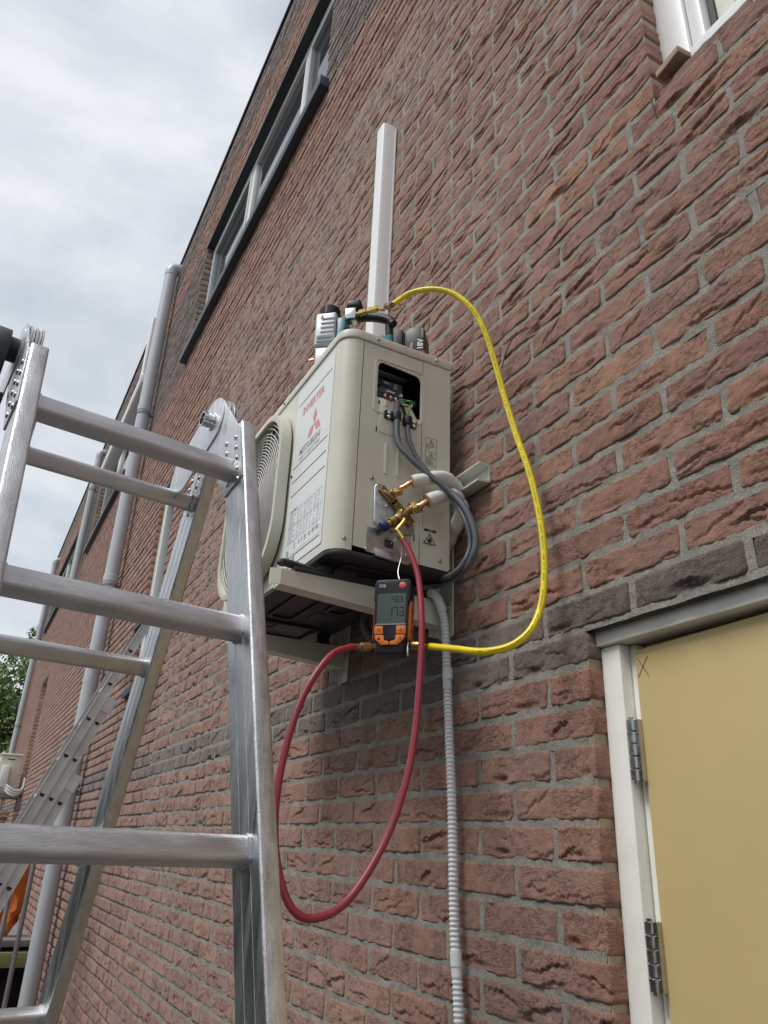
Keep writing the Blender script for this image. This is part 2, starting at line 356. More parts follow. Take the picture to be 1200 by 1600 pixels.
# mortar body: solid slabs round the openings; its front sheet lies 6.5 mm behind the brick faces
PATCH = (-4.4, .6, -1.2, 3.0)
def slabs(name, holes, y0, y1):
    xs = sorted({XE, XR}|{a for r_ in holes for a in r_[:2]}); zs = sorted({GROUND, ZT}|{a for r_ in holes for a in r_[2:]}); mb = MB()
    for i in range(len(xs)-1):
        run = None
        for j in range(len(zs)-1):
            x_, z_ = (xs[i]+xs[i+1])/2, (zs[j]+zs[j+1])/2; ins = any(a < x_ < b_ and c < z_ < d for a, b_, c, d in holes)
            if not ins: run = [zs[j], zs[j+1]] if run is None else [run[0], zs[j+1]]
            if ins or j == len(zs)-2:
                if run: mb.box((xs[i], y0, run[0]), (xs[i+1], y1, run[1]))
                run = None
    mb.build(name, M_mortar, bld, smooth=0)
slabs('mortar_wall', rects, YW+.0185, YW+.33)
M_reveal = mat('tan_reveal_mortar', (.36, .29, .21), .9, 0, .2, 40, bump=.6, bscale=150)
for a, b_, c, d in rects:
    for x_ in (a, b_):
        mb = MB(); mb.box((x_-.010 if x_ == a else x_-.0008, YW+.0030, c), (x_+.0008 if x_ == a else x_+.010, YW+.098, d)); mb.build('reveal_joint', M_reveal, bld, smooth=0)
slabs('mortar_face', rects+[PATCH], YW+.0065, YW+.0180)
rng = np.random.default_rng(5)
def fbm(x, z, seed, octs=4, f=1.0):
    r_ = np.random.default_rng(seed); o = np.zeros_like(x); a = 1.0
    for k in range(octs):
        for q in range(3):
            th = r_.uniform(0, 6.283); ph = r_.uniform(0, 6.283); ff = f*(2**k)*r_.uniform(.7, 1.3)
            o += a*np.sin((x*math.cos(th)+z*math.sin(th))*ff+ph)/3
        a *= .55
    return o
def np_mesh(name, V, F, mats, parent, smooth=True, mi=None, tone=None):
    me = bpy.data.meshes.new(name); root = np.array(parent['_w']) if parent is not None else 0
    me.vertices.add(len(V)); me.vertices.foreach_set('co', (V-root).astype(np.float32).ravel())
    k = F.shape[1]; me.loops.add(F.size); me.loops.foreach_set('vertex_index', F.astype(np.int32).ravel())
    me.polygons.add(len(F)); me.polygons.foreach_set('loop_start', np.arange(0, F.size, k, dtype=np.int32))
    try: me.polygons.foreach_set('loop_total', np.full(len(F), k, np.int32))
    except Exception: pass
    for m in mats: me.materials.append(m)
    if mi is not None: me.polygons.foreach_set('material_index', mi.astype(np.int32))
    me.polygons.foreach_set('use_smooth', np.full(len(F), smooth))
    if tone is not None:
        at = me.attributes.new('tone', 'FLOAT', 'POINT'); at.data.foreach_set('value', tone.astype(np.float32))
    me.update(calc_edges=True); me.validate()
    o = bpy.data.objects.new(name, me); COL.objects.link(o)
    if parent is not None: o.parent = parent
    return o
def brick_shape(seed, nu, nw, L=.209, Hh=.0515, depth=.030, strong=1.0):
    r_ = np.random.default_rng(seed)
    u = np.linspace(-L/2, L/2, nu); v = np.linspace(-Hh/2, Hh/2, nw)
    U, V = np.meshgrid(u, v, indexing='ij')
    h = .0009*fbm(U, V, seed+11, 4, 60)+.0007*fbm(U, V, seed+77, 3, 300)
    nf = r_.integers(0, 4)
    for k in range(nf):
        c = r_.uniform(-.09, .09); cv = r_.uniform(-.019, .012); hl = r_.uniform(.018, .075); an = r_.normal(.05, .16)
        A = r_.uniform(.0020, .0080)*strong; B = A*r_.uniform(.05, .35); w_ = r_.uniform(.0022, .0065)
        curve = cv+(U-c)*math.tan(an)+.0024*np.sin(U*r_.uniform(60, 160)+r_.uniform(0, 6))+.0014*np.sin(U*r_.uniform(220, 480)+r_.uniform(0, 6))
        E_ = np.clip(1-((U-c)/hl)**2, 0, 1)**.8; t = V-curve
        h += np.where(t < 0, -A*E_*np.exp(t/w_), B*E_*np.exp(-t/.007))
    for k in range(r_.integers(5, 12)):
        c = r_.uniform(-.1, .1); cv = r_.uniform(-.024, .022); hl = r_.uniform(.006, .028); an = r_.normal(.1, .4)
        A = r_.uniform(.0006, .0018)*strong; curve = cv+(U-c)*math.tan(an)+.001*np.sin(U*300+r_.uniform(0, 6)); E_ = np.clip(1-((U-c)/hl)**2, 0, 1); t = V-curve
        h += np.where(t < 0, -A*E_*np.exp(t/.0035), A*.3*E_*np.exp(-t/.003))
    if r_.random() < .30:      # a torn pocket along the lower arris
        c = r_.uniform(-.08, .08); hl = r_.uniform(.012, .04); E_ = np.exp(-((U-c)/hl)**2)
        h -= r_.uniform(.003, .009)*strong*E_*np.exp(-((V+Hh/2-.008)/.0055)**2)
    ed = np.minimum(np.minimum(U+L/2, L/2-U), np.minimum(V+Hh/2, Hh/2-V)); h -= .0020*np.exp(-ed/.0013)
    ub = .0020*fbm(V*0+U, V, seed+5, 4, 120); vb = .0017*fbm(U, V*0+U, seed+9, 4, 85)
    edge_u = np.abs(U)/(L/2); edge_v = np.abs(V)/(Hh/2)
    U2 = U+ub*edge_u**4; V2 = V+vb*edge_v**4
    # rounded corners
    cc = np.clip((edge_u-.94)/.06, 0, 1)*np.clip((edge_v-.7)/.3, 0, 1); rc = r_.uniform(.0005, .004); U2 -= np.sign(U)*cc*rc; V2 -= np.sign(V)*cc*rc*.8
    P = np.stack([U2, -h, V2], -1).reshape(-1, 3); idx = np.arange(nu*nw).reshape(nu, nw)
    F = np.stack([idx[:-1, :-1], idx[1:, :-1], idx[1:, 1:], idx[:-1, 1:]], -1).reshape(-1, 4)
    ring = list(idx[:, 0])+list(idx[-1, 1:])+list(idx[-2::-1, -1])+list(idx[0, -2:0:-1]); k = len(ring)
    back = P[ring].copy(); back[:, 1] = depth; n0 = len(P); P = np.vstack([P, back])
    F2 = np.array([[ring[i], n0+i, n0+(i+1) % k, ring[(i+1) % k]] for i in range(k)])
    return P, np.vstack([F, F2])
# lay the bond
bricks = []
rb = random.Random(8)
r_lo = int(math.floor((GROUND-Z0)/CH))+1; r_hi = int(math.floor((ZT-Z0)/CH))
def is_dark(x, r_):
    z = zc(r_)+.03
    if r_ in (0, 1): return True
    if z > 5.28: return rb.random() < .85
    if r_ >= 53 and z < 4.95:
        for a, b_ in UPW:
            if a-1.75+rb.uniform(-.12, .12) < x < a or b_ < x < b_+(.62 if a > -6 else 1.2)+rb.uniform(-.1, .1): return True
    return False
for r_ in range(r_lo, r_hi):
    ph = -1.076 if r_ % 2 else -1.186
    k0 = math.floor((XE-ph)/.22); x = ph+.22*k0
    zb = zc(r_)
    cuts = sorted([(a, b_) for (a, b_, q0, q1) in OP if q0 <= r_ < q1]); row = []
    while x < XR-.05:
        a_, b_ = x, x+.22; x += .22
        segs = [[max(a_, XE), min(b_, XR)]]
        for c0, c1 in cuts:
            ns = []
            for s0, s1 in segs:
                if c1 <= s0 or c0 >= s1: ns.append([s0, s1]); continue
                if s0 < c0: ns.append([s0, c0])
                if s1 > c1: ns.append([c1, s1])
            segs = ns
        row += segs
    row = [q_ for q_ in row if q_[1]-q_[0] > .004]
    isdoor = lambda v: abs(v-(-.972)) < .02
    k = 0
    while k < len(row):     # slivers beside an opening are absorbed by the next brick
        if row[k][1]-row[k][0] < .07:
            if k and abs(row[k-1][1]-row[k][0]) < 1e-6 and not (isdoor(row[k][1]) and row[k][1]-row[k][0] < .03): row[k-1][1] = row[k][1]; row.pop(k); continue
            if k+1 < len(row) and abs(row[k+1][0]-row[k][1]) < 1e-6: row[k+1][0] = row[k][0]; row.pop(k); continue
        k += 1
    if 1:
        for s0, s1 in row:
            if s1-s0 < .030: continue
            jx = rb.uniform(-.002, .002); cx = (s0+s1)/2+jx; L_ = s1-s0-.0115
            dl = any(abs(s0-c1) < .002 for c0, c1 in cuts); dr_ = any(abs(s1-c0) < .002 for c0, c1 in cuts); deep = dl or dr_
            if deep:
                e0, e1 = s0+(-.0045 if dl else .0058), s1+(.0045 if dr_ else -.0058); cx = (e0+e1)/2; L_ = e1-e0
            if any(q1 == r_ and a2-.05 < cx < b2+.05 for a2, b2, q0, q1 in OP): deep = True
            bricks.append((cx, zb+CH/2+rb.uniform(-.0013, .0013), L_, is_dark(cx, r_), deep))
B = np.array([(b_[0], b_[1], b_[2]) for b_ in bricks])
# struck joints of the near wall: uneven strips of mortar along every course and between bricks
JV, JF, jo = [], [], 0
def jstrip(A_, B_, nx, nz):      # patch from corner A to corner B in wall coordinates
    global jo
    x_ = np.linspace(A_[0], B_[0], nx+1); z_ = np.linspace(A_[1], B_[1], nz+1); X_, Z_g = np.meshgrid(x_, z_, indexing='ij')
    Y_ = YW+.0024+.0016*fbm(X_, Z_g, 3, 4, 55)+rng.normal(0, .0004, X_.shape)
    idx = np.arange(X_.size).reshape(X_.shape)+jo; cx_ = (X_[:-1, :-1]+X_[1:, 1:])/2; cz_ = (Z_g[:-1, :-1]+Z_g[1:, 1:])/2
    kp = np.ones(cx_.shape, bool)
    for a, b_, c, d in rects: kp &= ~((cx_ > a) & (cx_ < b_) & (cz_ > c) & (cz_ < d))
    JV.append(np.stack([X_, Y_, Z_g], -1).reshape(-1, 3)); JF.append(np.stack([idx[:-1, :-1], idx[1:, :-1], idx[1:, 1:], idx[:-1, 1:]], -1)[kp]); jo += X_.size
for r_ in range(int((PATCH[2]-Z0)/CH)-1, int((PATCH[3]-Z0)/CH)+1):
    zj = zc(r_); 
    if not PATCH[2] < zj < PATCH[3]: continue
    jstrip((PATCH[0], zj-.0088), (PATCH[1], zj+.0088), 416, 4)
for i_, b_ in enumerate(bricks):
    x_ = b_[0]-b_[2]/2-.0058
    if PATCH[0] < x_ < PATCH[1] and PATCH[2]+.03 < b_[1] < PATCH[3]-.03: jstrip((x_-.0088, b_[1]-CH/2+.0086), (x_+.0088, b_[1]+CH/2-.0086), 3, 5)
np_mesh('struck_joints', np.vstack(JV), np.vstack(JF), [M_mortar], bld)
# how large each brick shows
P3 = np.stack([B[:, 0], np.full(len(B), YW), B[:, 1]], -1); F_, R_, U_ = map(np.array, (fw, rt, up))
dz = P3@F_; px = 600+FPX*(P3@R_)/dz; py = 800-FPX*(P3@U_)/dz
dist = np.linalg.norm(P3, axis=1); area = np.where(dz > .1, B[:, 2]*.05*(YW/dist)/np.maximum(dz, .1)**2*FPX**2, 0)
vis = (dz > .1) & (px > -60) & (px < 1260) & (py > -40) & (py < 1640)
hid = (px > 400) & (px < 700) & (py > 560) & (py < 890)      # behind the outdoor unit
score = np.where(vis & ~hid, area, 0); order = np.argsort(-score); near = set(order[:300].tolist())
score2 = np.where(vis, area, area*.15); mid = [i for i in np.argsort(-score2)[:3600] if i not in near][:1900]; midset = set(mid)
nearm = {}
for k in range(44):
    for deep in (0, 1):
        P, F = brick_shape(100+k, 64, 19, strong=1.15, depth=.1 if deep else .03)
        me = bpy.data.meshes.new('brick'); me.from_pydata(P.tolist(), [], F.tolist()); me.materials.append(M_red_o)
        me.polygons.foreach_set('use_smooth', [True]*len(F)); nearm[(k, deep, 0)] = me
        me2 = me.copy(); me2.materials.clear(); me2.materials.append(M_dk_o); nearm[(k, deep, 1)] = me2
rootv = Vector(bld['_w'])
for i in sorted(near):
    cx, z, L_, dk, deep = bricks[i]
    o = bpy.data.objects.new('brick', nearm[(rb.randrange(44), int(deep), int(dk))]); COL.objects.link(o)
    o.parent = bld; o.location = Vector((cx, YW+rb.uniform(-.0015, .0018), z))-rootv; o.scale = (L_/.209, 1, 1)
    o.rotation_euler = (rb.uniform(-.012, .012), rb.uniform(-.008, .008), rb.uniform(-.008, .008))
def lay(ids, variants, name):
    Vs, Fs, Ts, Ms, off = [], [], [], [], 0
    groups = {}
    for i in ids: groups.setdefault(rb.randrange(len(variants)), []).append(i)
    for k, ii in groups.items():
        P, F = variants[k]; n = len(ii); c = B[ii]
        V = np.repeat(P[None], n, 0).copy(); V[:, :, 0] *= (c[:, 2]/.209)[:, None]
        dp = np.array([.1 if bricks[j][4] else 0 for j in ii])
        V[:, :, 1] = np.where((V[:, :, 1] > .029) & (dp[:, None] > 0), dp[:, None], V[:, :, 1])
        outp = ~((c[:, 0] > PATCH[0]+.12) & (c[:, 0] < PATCH[1]-.12) & (c[:, 1] > PATCH[2]+.03) & (c[:, 1] < PATCH[3]-.03))
        V[:, :, 1] = np.where(outp[:, None] & (V[:, :, 1] < .028), np.minimum(V[:, :, 1], .0050), V[:, :, 1])
        V[:, :, 0] += c[:, 0][:, None]; V[:, :, 2] += c[:, 1][:, None]; V[:, :, 1] += YW+rng.uniform(-.0022, .0022, n)[:, None]
        FF = (F[None]+(off+np.arange(n)*len(P))[:, None, None]).reshape(-1, 4)
        Vs.append(V.reshape(-1, 3)); Fs.append(FF); Ts.append(np.repeat(rng.random(n), len(P))); Ms.append(np.repeat([int(bricks[j][3]) for j in ii], len(F)))
        off += n*len(P)
    return np.concatenate(Vs), np.concatenate(Fs), np.concatenate(Ts), np.concatenate(Ms)
far = [i for i in range(len(bricks)) if i not in near and i not in midset]
V1, F1, T1, M1 = lay(mid, [brick_shape(300+k, 34, 9, strong=1.5) for k in range(40)], 'm')
V2, F2, T2, M2 = lay(far, [brick_shape(500+k, 10, 4, strong=1.4) for k in range(40)], 'f')
o = np_mesh('brick_field', np.vstack([V1, V2]), np.vstack([F1, F2+len(V1)]), [M_red_s, M_dk_s], bld, True, np.concatenate([M1, M2]), np.concatenate([T1, T2]))
tag(o, kind='stuff')
# roof edge and far end
mb = MB(); mb.box((XE-.03, YW-.014, ZT-.006), (XR, YW+.35, ZT+.022)); mb.build('roof_edge_trim', M_lintel, bld, bevel=.004)
mb = MB(); mb.box((XE, YW+.02, GROUND), (XR, YW+7, ZT-.02)); 
# back volume is set back from openings so that panes have a dark room behind them
mb = MB(); mb.box((XE+.02, YW+.334, GROUND+.01), (XR-.02, YW+7, ZT-.02)); mb.build('house_body', mat('inner_wall', (.06, .06, .06), .9), bld, smooth=0)
mb = MB(); mb.box((XE-.005, YW+.012, GROUND+.01), (XE+.018, YW+7, ZT-.012)); mb.build('end_wall', M_mortar, bld, smooth=0)

def bar(mb_, a, b_): mb_.box(a, b_)
def upper_window(x0, x1, tag_label, shutter=False):
    z0, z1 = zc(55), zc(73)
    w = bpy.data.objects.new('window', None); COL.objects.link(w); w.parent = bld
    w.location = Vector((x0, YW, z0))-rootv; w['_w'] = (x0, YW, z0)
    if tag_label: w['label'] = tag_label
    yf = YW+.062
    mb = MB(); mb.box((x0-.09, YW-.052, z0-.085), (x1+.06, YW+.058, z0-.012)); mb.build('sill', M_stone, w, bevel=.004)
    mb = MB(); mb.box((x0-.02, YW-.002, z1-.008), (x1+.02, YW+.10, z1+.012)); mb.build('lintel', M_lintel, w)
    t = .058
    mb = MB(); mb.box((x0, yf, z0-.010), (x1, yf+.07, z0+t)); mb.build('frame_rail', M_frame2, w, bevel=.004)
    mb = MB(); mb.box((x0, yf, z1-t-.01), (x1, yf+.07, z1-.009)); mb.build('frame_rail', M_frame2, w, bevel=.004)
    L_ = x1-x0; m1, m2 = x0+L_*.405, x0+L_*.785
    for a in (x0, m1-t*.6, m2-t*.6, x1-t):
        mb = MB(); mb.box((a, yf+.003, z0+t+.001), (a+t*(1.2 if a not in (x0, x1-t) else 1), yf+.067, z1-t-.011)); mb.build('frame_post', M_frame2, w, bevel=.004)
    ed = [x0+t, m1-t*.6, m1+t*.6, m2-t*.6, m2+t*.6, x1-t]
    for k in range(3):
        a, b2 = ed[2*k], ed[2*k+1]
        mb = MB()
        if k != 1:     # opening casements have an inner sash
            s_ = .045; zz0, zz1 = z0+t+.002, z1-t-.012
            mb.plate(rrect(a+.001, zz0, b2-.001, zz1, .004, 1), [rrect(a+s_, zz0+s_, b2-s_, zz1-s_, .004, 1)], lambda u, v, d: (u, yf-.004+d, v), 0, .05)
            mb.build('sash', M_grey_frame, w, bevel=.003)
        mb = MB(); mb.box((a-.004, yf+.028, z0+t-.004), (b2+.004, yf+.036, z1-t-.006)); mb.build('pane', M_glass, w, smooth=0)
    return w
upper_window(*UPW[0], 'three-light window nearest the camera, high up below the roof edge')
w2 = upper_window(*UPW[1], 'window half hidden behind the big grey downpipe with a white shutter box over it')
upper_window(*UPW[2], 'farthest upper window beyond the second downpipe')
sp_ = at_x(221, 585, -7.2)
def shut(x): return [(x, sp_.y, sp_.z), (x, sp_.y, sp_.z-.05), (x, sp_.y+.012, sp_.z-.085), (x, sp_.y+.045, sp_.z-.105), (x, YW-.002, sp_.z-.110), (x, YW-.002, sp_.z+.015)]
mb = MB(); mb.prism(shut(-10.0), shut(-7.2)); mb.build('shutter_box', M_frame2, w2, bevel=.004)
# narrow lower window
lw = bpy.data.objects.new('window', None); COL.objects.link(lw); lw.parent = bld; lw['_w'] = (-5.5, YW, zc(10)); lw.location = Vector(lw['_w'])-rootv
lw['label'] = 'narrow white ground floor window with a dark lintel'
x0, x1, z0, z1 = -5.50, -4.93, zc(10), zc(34)
mb = MB(); mb.plate(rrect(x0, z0-.004, x1, z1-.012, .003, 1), [rrect(x0+.11, z0+.10, x1-.07, z1-.10, .003, 1)], lambda u, v, d: (u, YW+.035+d, v), 0, .07); mb.build('frame', M_frame2, lw, bevel=.004)
mb = MB(); mb.box((x0+.1, YW+.085, z0+.09), (x1-.06, YW+.093, z1-.09)); mb.build('pane', M_glass, lw, smooth=0)
mb = MB(); mb.box((x0-.05, YW-.004, z1-.009), (x1+.12, YW+.11, z1+.022)); mb.build('lintel', M_lintel, lw)
mb = MB(); mb.box((x0-.03, YW-.03, z0-.05), (x1+.03, YW+.049, z0-.005)); mb.build('sill', M_stone, lw)
# far ground-floor opening
fd = bpy.data.objects.new('door', None); COL.objects.link(fd); fd.parent = bld; fd['_w'] = (-13.98, YW, GROUND); fd.location = Vector(fd['_w'])-rootv
fd['label'] = 'far ground floor door set back in a red brick reveal'
mb = MB(); mb.plate(rrect(-13.98, GROUND+.05, -12.9, zc(32)-.01, .003, 1), [rrect(-13.91, GROUND+.06, -12.97, zc(32)-.08, .003, 1)], lambda u, v, d: (u, YW+.09+d, v), 0, .07); mb.build('frame', M_frame2, fd, bevel=.003)
mb = MB(); mb.box((-13.905, YW+.10, GROUND+.065), (-12.975, YW+.14, zc(32)-.085)); mb.build('leaf', M_grey_frame, fd)

# ---- window at the top right
tw = bpy.data.objects.new('window', None); COL.objects.link(tw); tw.parent = bld; tw['_w'] = (-.677, YW, zc(18)); tw.location = Vector(tw['_w'])-rootv
tw['label'] = 'bright white plastic window cut off by the top right corner'
x0, x1, z0, z1 = -.677, .55, 1.387, zc(46)
yf = YW+.045
mb = MB(); mb.plate(rrect(x0, z0+.004, x1, z1-.008, .002, 1), [rrect(x0+.066, z0+.046, x1-.066, z1-.066, .002, 1)], lambda u, v, d: (u, yf+d, v), 0, .075); mb.build('frame', M_frame2, tw, bevel=.004)
mb = MB(); mb.plate(rrect(x0+.068, z0+.048, x1-.068, z1-.068, .002, 1), [rrect(x0+.098, z0+.066, x1-.098, z1-.098, .002, 1)], lambda u, v, d: (u, yf+.010+d, v), 0, .055); mb.build('sash', M_frame2, tw, bevel=.004)
mb = MB(); mb.plate(rrect(x0+.0985, z0+.0665, x1-.0985, z1-.0985, .002, 1), [rrect(x0+.112, z0+.070, x1-.112, z1-.112, .002, 1)], lambda u, v, d: (u, yf+.034+d, v), 0, .012); mb.build('gasket', M_rubber, tw)
mb = MB(); mb.plate(rrect(x0+.1125, z0+.0705, x1-.1125, z1-.1125, .002, 1), [rrect(x0+.150, z0+.074, x1-.150, z1-.15, .002, 1)], lambda u, v, d: (u, yf+.040+d, v), 0, .012); mb.build('glazing_bead', mat('cream_bead', (.62, .60, .50), .4), tw)
mb = MB(); mb.box((x0+.10, yf+.046, z0+.06), (x1-.10, yf+.054, z1-.10)); mb.build('pane', M_curtain, tw, smooth=0)
mb = MB(); mb.box((x0+.085, yf-.030, z0-.020), (x1, yf-.001, z0+.036)); mb.build('sill_upstand', M_frame2, tw, bevel=.003)

for k in range(6):
    P_, F_q = brick_shape(900+k, 34, 9, L=.205, Hh=.026, depth=.05, strong=1.2)
    me = bpy.data.meshes.new('sill_brick'); me.from_pydata(P_.tolist(), [], F_q.tolist()); me.materials.append(M_red_o); me.polygons.foreach_set('use_smooth', [True]*len(F_q))
    o = bpy.data.objects.new('sill_brick', me); COL.objects.link(o); o.parent = tw; o.location = Vector((-.560+.214*k, YW+.004, 1.3720+.003*(k % 2)))-Vector((-.677, YW, zc(18))); o.rotation_euler = (0, .01*(-1)**k, 0)
mb = MB(); mb.box((-.677, YW+.03, 1.362), (.55, YW+.12, 1.3845)); mb.build('sill_bed', M_mortar, tw, smooth=0)
# ---- door at the right
DY = YW+.030; dx0, dx1, dz1 = -.972, .10, zc(1)-.006
dr = bpy.data.objects.new('door', None); COL.objects.link(dr); dr.parent = bld; dr['_w'] = (dx0, YW, GROUND); dr.location = Vector(dr['_w'])-rootv
dr['label'] = 'door closed with a plain yellow board in a chipped white frame'
ft = .044
xa = dx0+.004
mb = MB(); mb.box((xa, DY, GROUND+.01), (xa+ft, DY+.09, .3335)); mb.build('frame_post', M_frame, dr, bevel=.003)
mb = MB(); mb.box((dx1-ft, DY, GROUND+.01), (dx1-.002, DY+.09, .3335)); mb.build('frame_post', M_frame, dr, bevel=.003)
mb = MB(); mb.box((xa-.001, DY-.010, .3345), (dx1-.001, DY+.09, .3610)); mb.build('frame_head', M_frame, dr, bevel=.003)
mb = MB(); mb.box((xa+ft+.0015, DY+.022, GROUND+.01), (xa+ft+.017, DY+.09, .3325)); mb.build('rebate_strip', M_frame, dr, bevel=.003)
mb = MB(); mb.box((xa+ft+.019, DY+.040, .300), (dx1-ft-.004, DY+.09, .3325)); mb.build('rebate_strip', M_frame, dr, bevel=.003)
# the board leans a little: its head is 10 mm further in at the hinge side
bx0, bx1, bz1 = xa+ft+.0215, dx1-ft-.012, .3185
mb = MB(); vs = []
for yo in (0, .018):
    vs += [(bx0, DY+.012+yo, GROUND+.02), (bx1, DY+.012+yo, GROUND+.02), (bx1, DY+.012+yo, bz1+.022), (bx0, DY+.012+yo, bz1)]
mb.add(vs, [(0,1,2,3),(4,7,6,5),(0,4,5,1),(1,5,6,2),(2,6,7,3),(3,7,4,0)]); brd = mb.build('board', M_board, dr, bevel=.0015)
bf = lambda cx, cz: (lambda u, v, d: (cx+u, DY+.0116-d, cz+v))
mb = MB()
for (a, c) in (((-.012, .016), (.010, -.018)), ((.011, .015), (-.013, -.017))):
    p0, p1 = Vector(a), Vector(c); t = (p1-p0).normalized(); n_ = Vector((-t.y, t.x))*.0005
    X0, Z_ = -.886, .290
    mb.add([(X0+q_.x, DY+.0114, Z_+q_.y) for q_ in (p0+n_, p1+n_, p1-n_, p0-n_)], [(0,1,2,3)])
mb.build('pencil_cross', M_ink, dr, smooth=0)
def hinge(zt, zb):
    xh = xa+ft+.010; yh = DY+.004
    h = bpy.data.objects.new('hinge', None); COL.objects.link(h); h.parent = dr; h['_w'] = (xh, yh, zb); h.location = Vector(h['_w'])-Vector(dr['_w'])
    n = 5; L_ = zt-zb
    mb = MB()
    for k in range(n):
        z_ = zb+L_*k/n; hh = L_/n
        mb.lathe((xh, yh, z_), (0, 0, 1), [(.0006, .0062), (.0012, .0072), (hh-.0014, .0072), (hh-.0006, .0062)], 16)
        if k in (1, 3): mb.lathe((xh, yh, z_+hh-.004), (0, 0, 1), [(0, .0078), (.003, .0078)], 16)
    mb.lathe((xh, yh, zb-.003), (0, 0, 1), [(0, .004), (L_+.006, .004)], 10)
    mb.build('knuckles', M_steel, h)
    mb = MB(); mb.box((xh-.002, yh+.007, zb), (xh+.014, yh+.0098, zt)); mb.build('leaf', M_steel, h)
# hinges are children of the door: their knuckles and leaf are sub-parts joined in one mesh each
def hinge1(zt, zb):
    xh = xa+ft+.010; yh = DY+.002; n = 5; L_ = zt-zb; mb = MB()
    for k in range(n):
        z_ = zb+L_*k/n; hh = L_/n
        mb.lathe((xh, yh, z_), (0, 0, 1), [(.0006, .0066), (.0014, .0078), (hh-.0016, .0078), (hh-.0006, .0066)], 16)
        if k in (0, 3): mb.lathe((xh, yh, z_+hh*.72), (0, 0, 1), [(0, .0085), (.0035, .0085)], 16)
    mb.lathe((xh, yh, zb-.003), (0, 0, 1), [(0, .0045), (L_+.006, .0045)], 10)
    mb.box((xh+.002, yh+.0005, zb+.001), (xh+.0135, yh+.0095, zt-.001))
    mb.build('hinge', M_steel, dr)
hinge1(.207, .112); hinge1(-.080, -.170); hinge1(-.62, -.715)
# weather strip crumpled under the head course
mb = MB(); xs_ = np.linspace(dx0+.004, .05, 30); rz = random.Random(3)
ys = [(x_, YW+.022+rz.uniform(-.002, .003), .3622+rz.uniform(-.0008, .0018)) for x_ in xs_]
vs = []; 
for (a, b_, c) in ys: vs += [(a, b_, c), (a, b_+.03, c+.003)]
mb.add(vs, [(2*i, 2*i+1, 2*i+3, 2*i+2) for i in range(29)]); mb.build('flashing_strip', M_lintel, dr)

# ================================================================== OUTDOOR UNIT
XS, YF, YB, XL = -1.335, .568, .858, -2.115
ZB, ZTOP = .566, 1.125
ac = thing('air_conditioner', 'beige outdoor air conditioner unit with its electrics cover off, hung on the wall brackets', 'air conditioner', (-1.725, .713, ZB))
def side(u, v, d): return (XS+d, u, v)
def front(u, v, d): return (u, YF-d, v)
# wrap-round front panel
plan = [(XL+.001, .70), (XL+.001, YF+.03)]
for k in range(1, 7): a = R(180+90*k/6); plan.append((XL+.031+.03*math.cos(a), YF+.03+.03*math.sin(a)))
RC = .040
for k in range(0, 9): a = R(270+90*k/8); plan.append((XS-RC+RC*math.cos(a), YF+RC+RC*math.sin(a)))
plan += [(XS, .6165)]
mb = MB(); zA, zB_ = ZB, 1.099
inn = []
for i, p_ in enumerate(plan):
    a = Vector(plan[max(i-1, 0)]); b_ = Vector(plan[min(i+1, len(plan)-1)]); t = (b_-a).normalized(); inn.append((p_[0]-t.y*.002, p_[1]+t.x*.002))
ring = plan+inn[::-1]
# front sheet keeps a lower edge that sweeps up at the corner
mb.prism([(x_, y_, zA) for x_, y_ in ring], [(x_, y_, zB_) for x_, y_ in ring])
mb.build('front_panel', M_casing, ac, 30)
mb = MB(); mb.plate(rrect(-1.612, .588, -1.384, 1.085, .004, 2), [], front, .0003, .0016); mb.build('front_inset', M_front, ac, 30)
# service side panel with the electrics opening
hole = [(.6575, .957), (.6575, 1.040), (.660, 1.050), (.668, 1.056), (.762, 1.050), (.771, 1.044), (.7745, 1.034), (.7745, .935), (.771, .929), (.764, .931), (.758, .942), (.750, .953), (.742, .957)]
mb = MB(); mb.plate([(.6185, ZB+.012), (.779, ZB+.002), (.779, 1.0985), (.6185, 1.0985)], [hole], side, -.0022, 0)
mb.build('service_panel', M_casing, ac, 30)
mb = MB(); mb.plate([(.7805, ZB+.002), (YB-.006, ZB), (YB, ZB+.006), (YB, 1.0985), (.7805, 1.0985)], [], side, -.0022, .0012); mb.build('corner_panel', M_casing, ac, 30)
mb = MB(); mb.plate([(.7802, ZB+.01), (.7832, ZB+.01), (.7832, 1.055), (.7802, 1.055)], [], side, .0012, .003); mb.build('panel_lip', M_casing, ac, 30)
mb = MB()   # raised lip round the opening
lip_o = rrect(.649, .915, .7795, 1.066, .014); lip_i = rrect(.6535, .9195, .7775, 1.0612, .011)
mb.plate([p_ for p_ in lip_o if p_[1] > .93]+[(.7785, .60), (.776, .60)] if False else lip_o, [lip_i], side, .0, .0022); mb.build('opening_lip', M_casing, ac, 30)
# casing backs: rear, left, inner bulkheads
mb = MB(); mb.box((XL+.002, YB-.002, ZB), (XS-.0025, YB, 1.0985)); mb.box((XL, .701, ZB), (XL+.002, YB, 1.0985)); mb.build('rear_panel', M_casing, ac)
mb = MB(); mb.box((XS-.15, .63, .88), (XS-.148, .84, 1.095)); mb.box((XS-.147, .63, .88), (XS-.0025, .632, 1.095)); mb.box((XS-.147, .838, .88), (XS-.0025, .84, 1.095)); mb.box((XS-.147, .633, .88), (XS-.0025, .837, .882)); mb.box((XS-.147, .633, 1.093), (XS-.0025, .837, 1.095)); mb.build('electrics_box', M_dark_in, ac, 0)
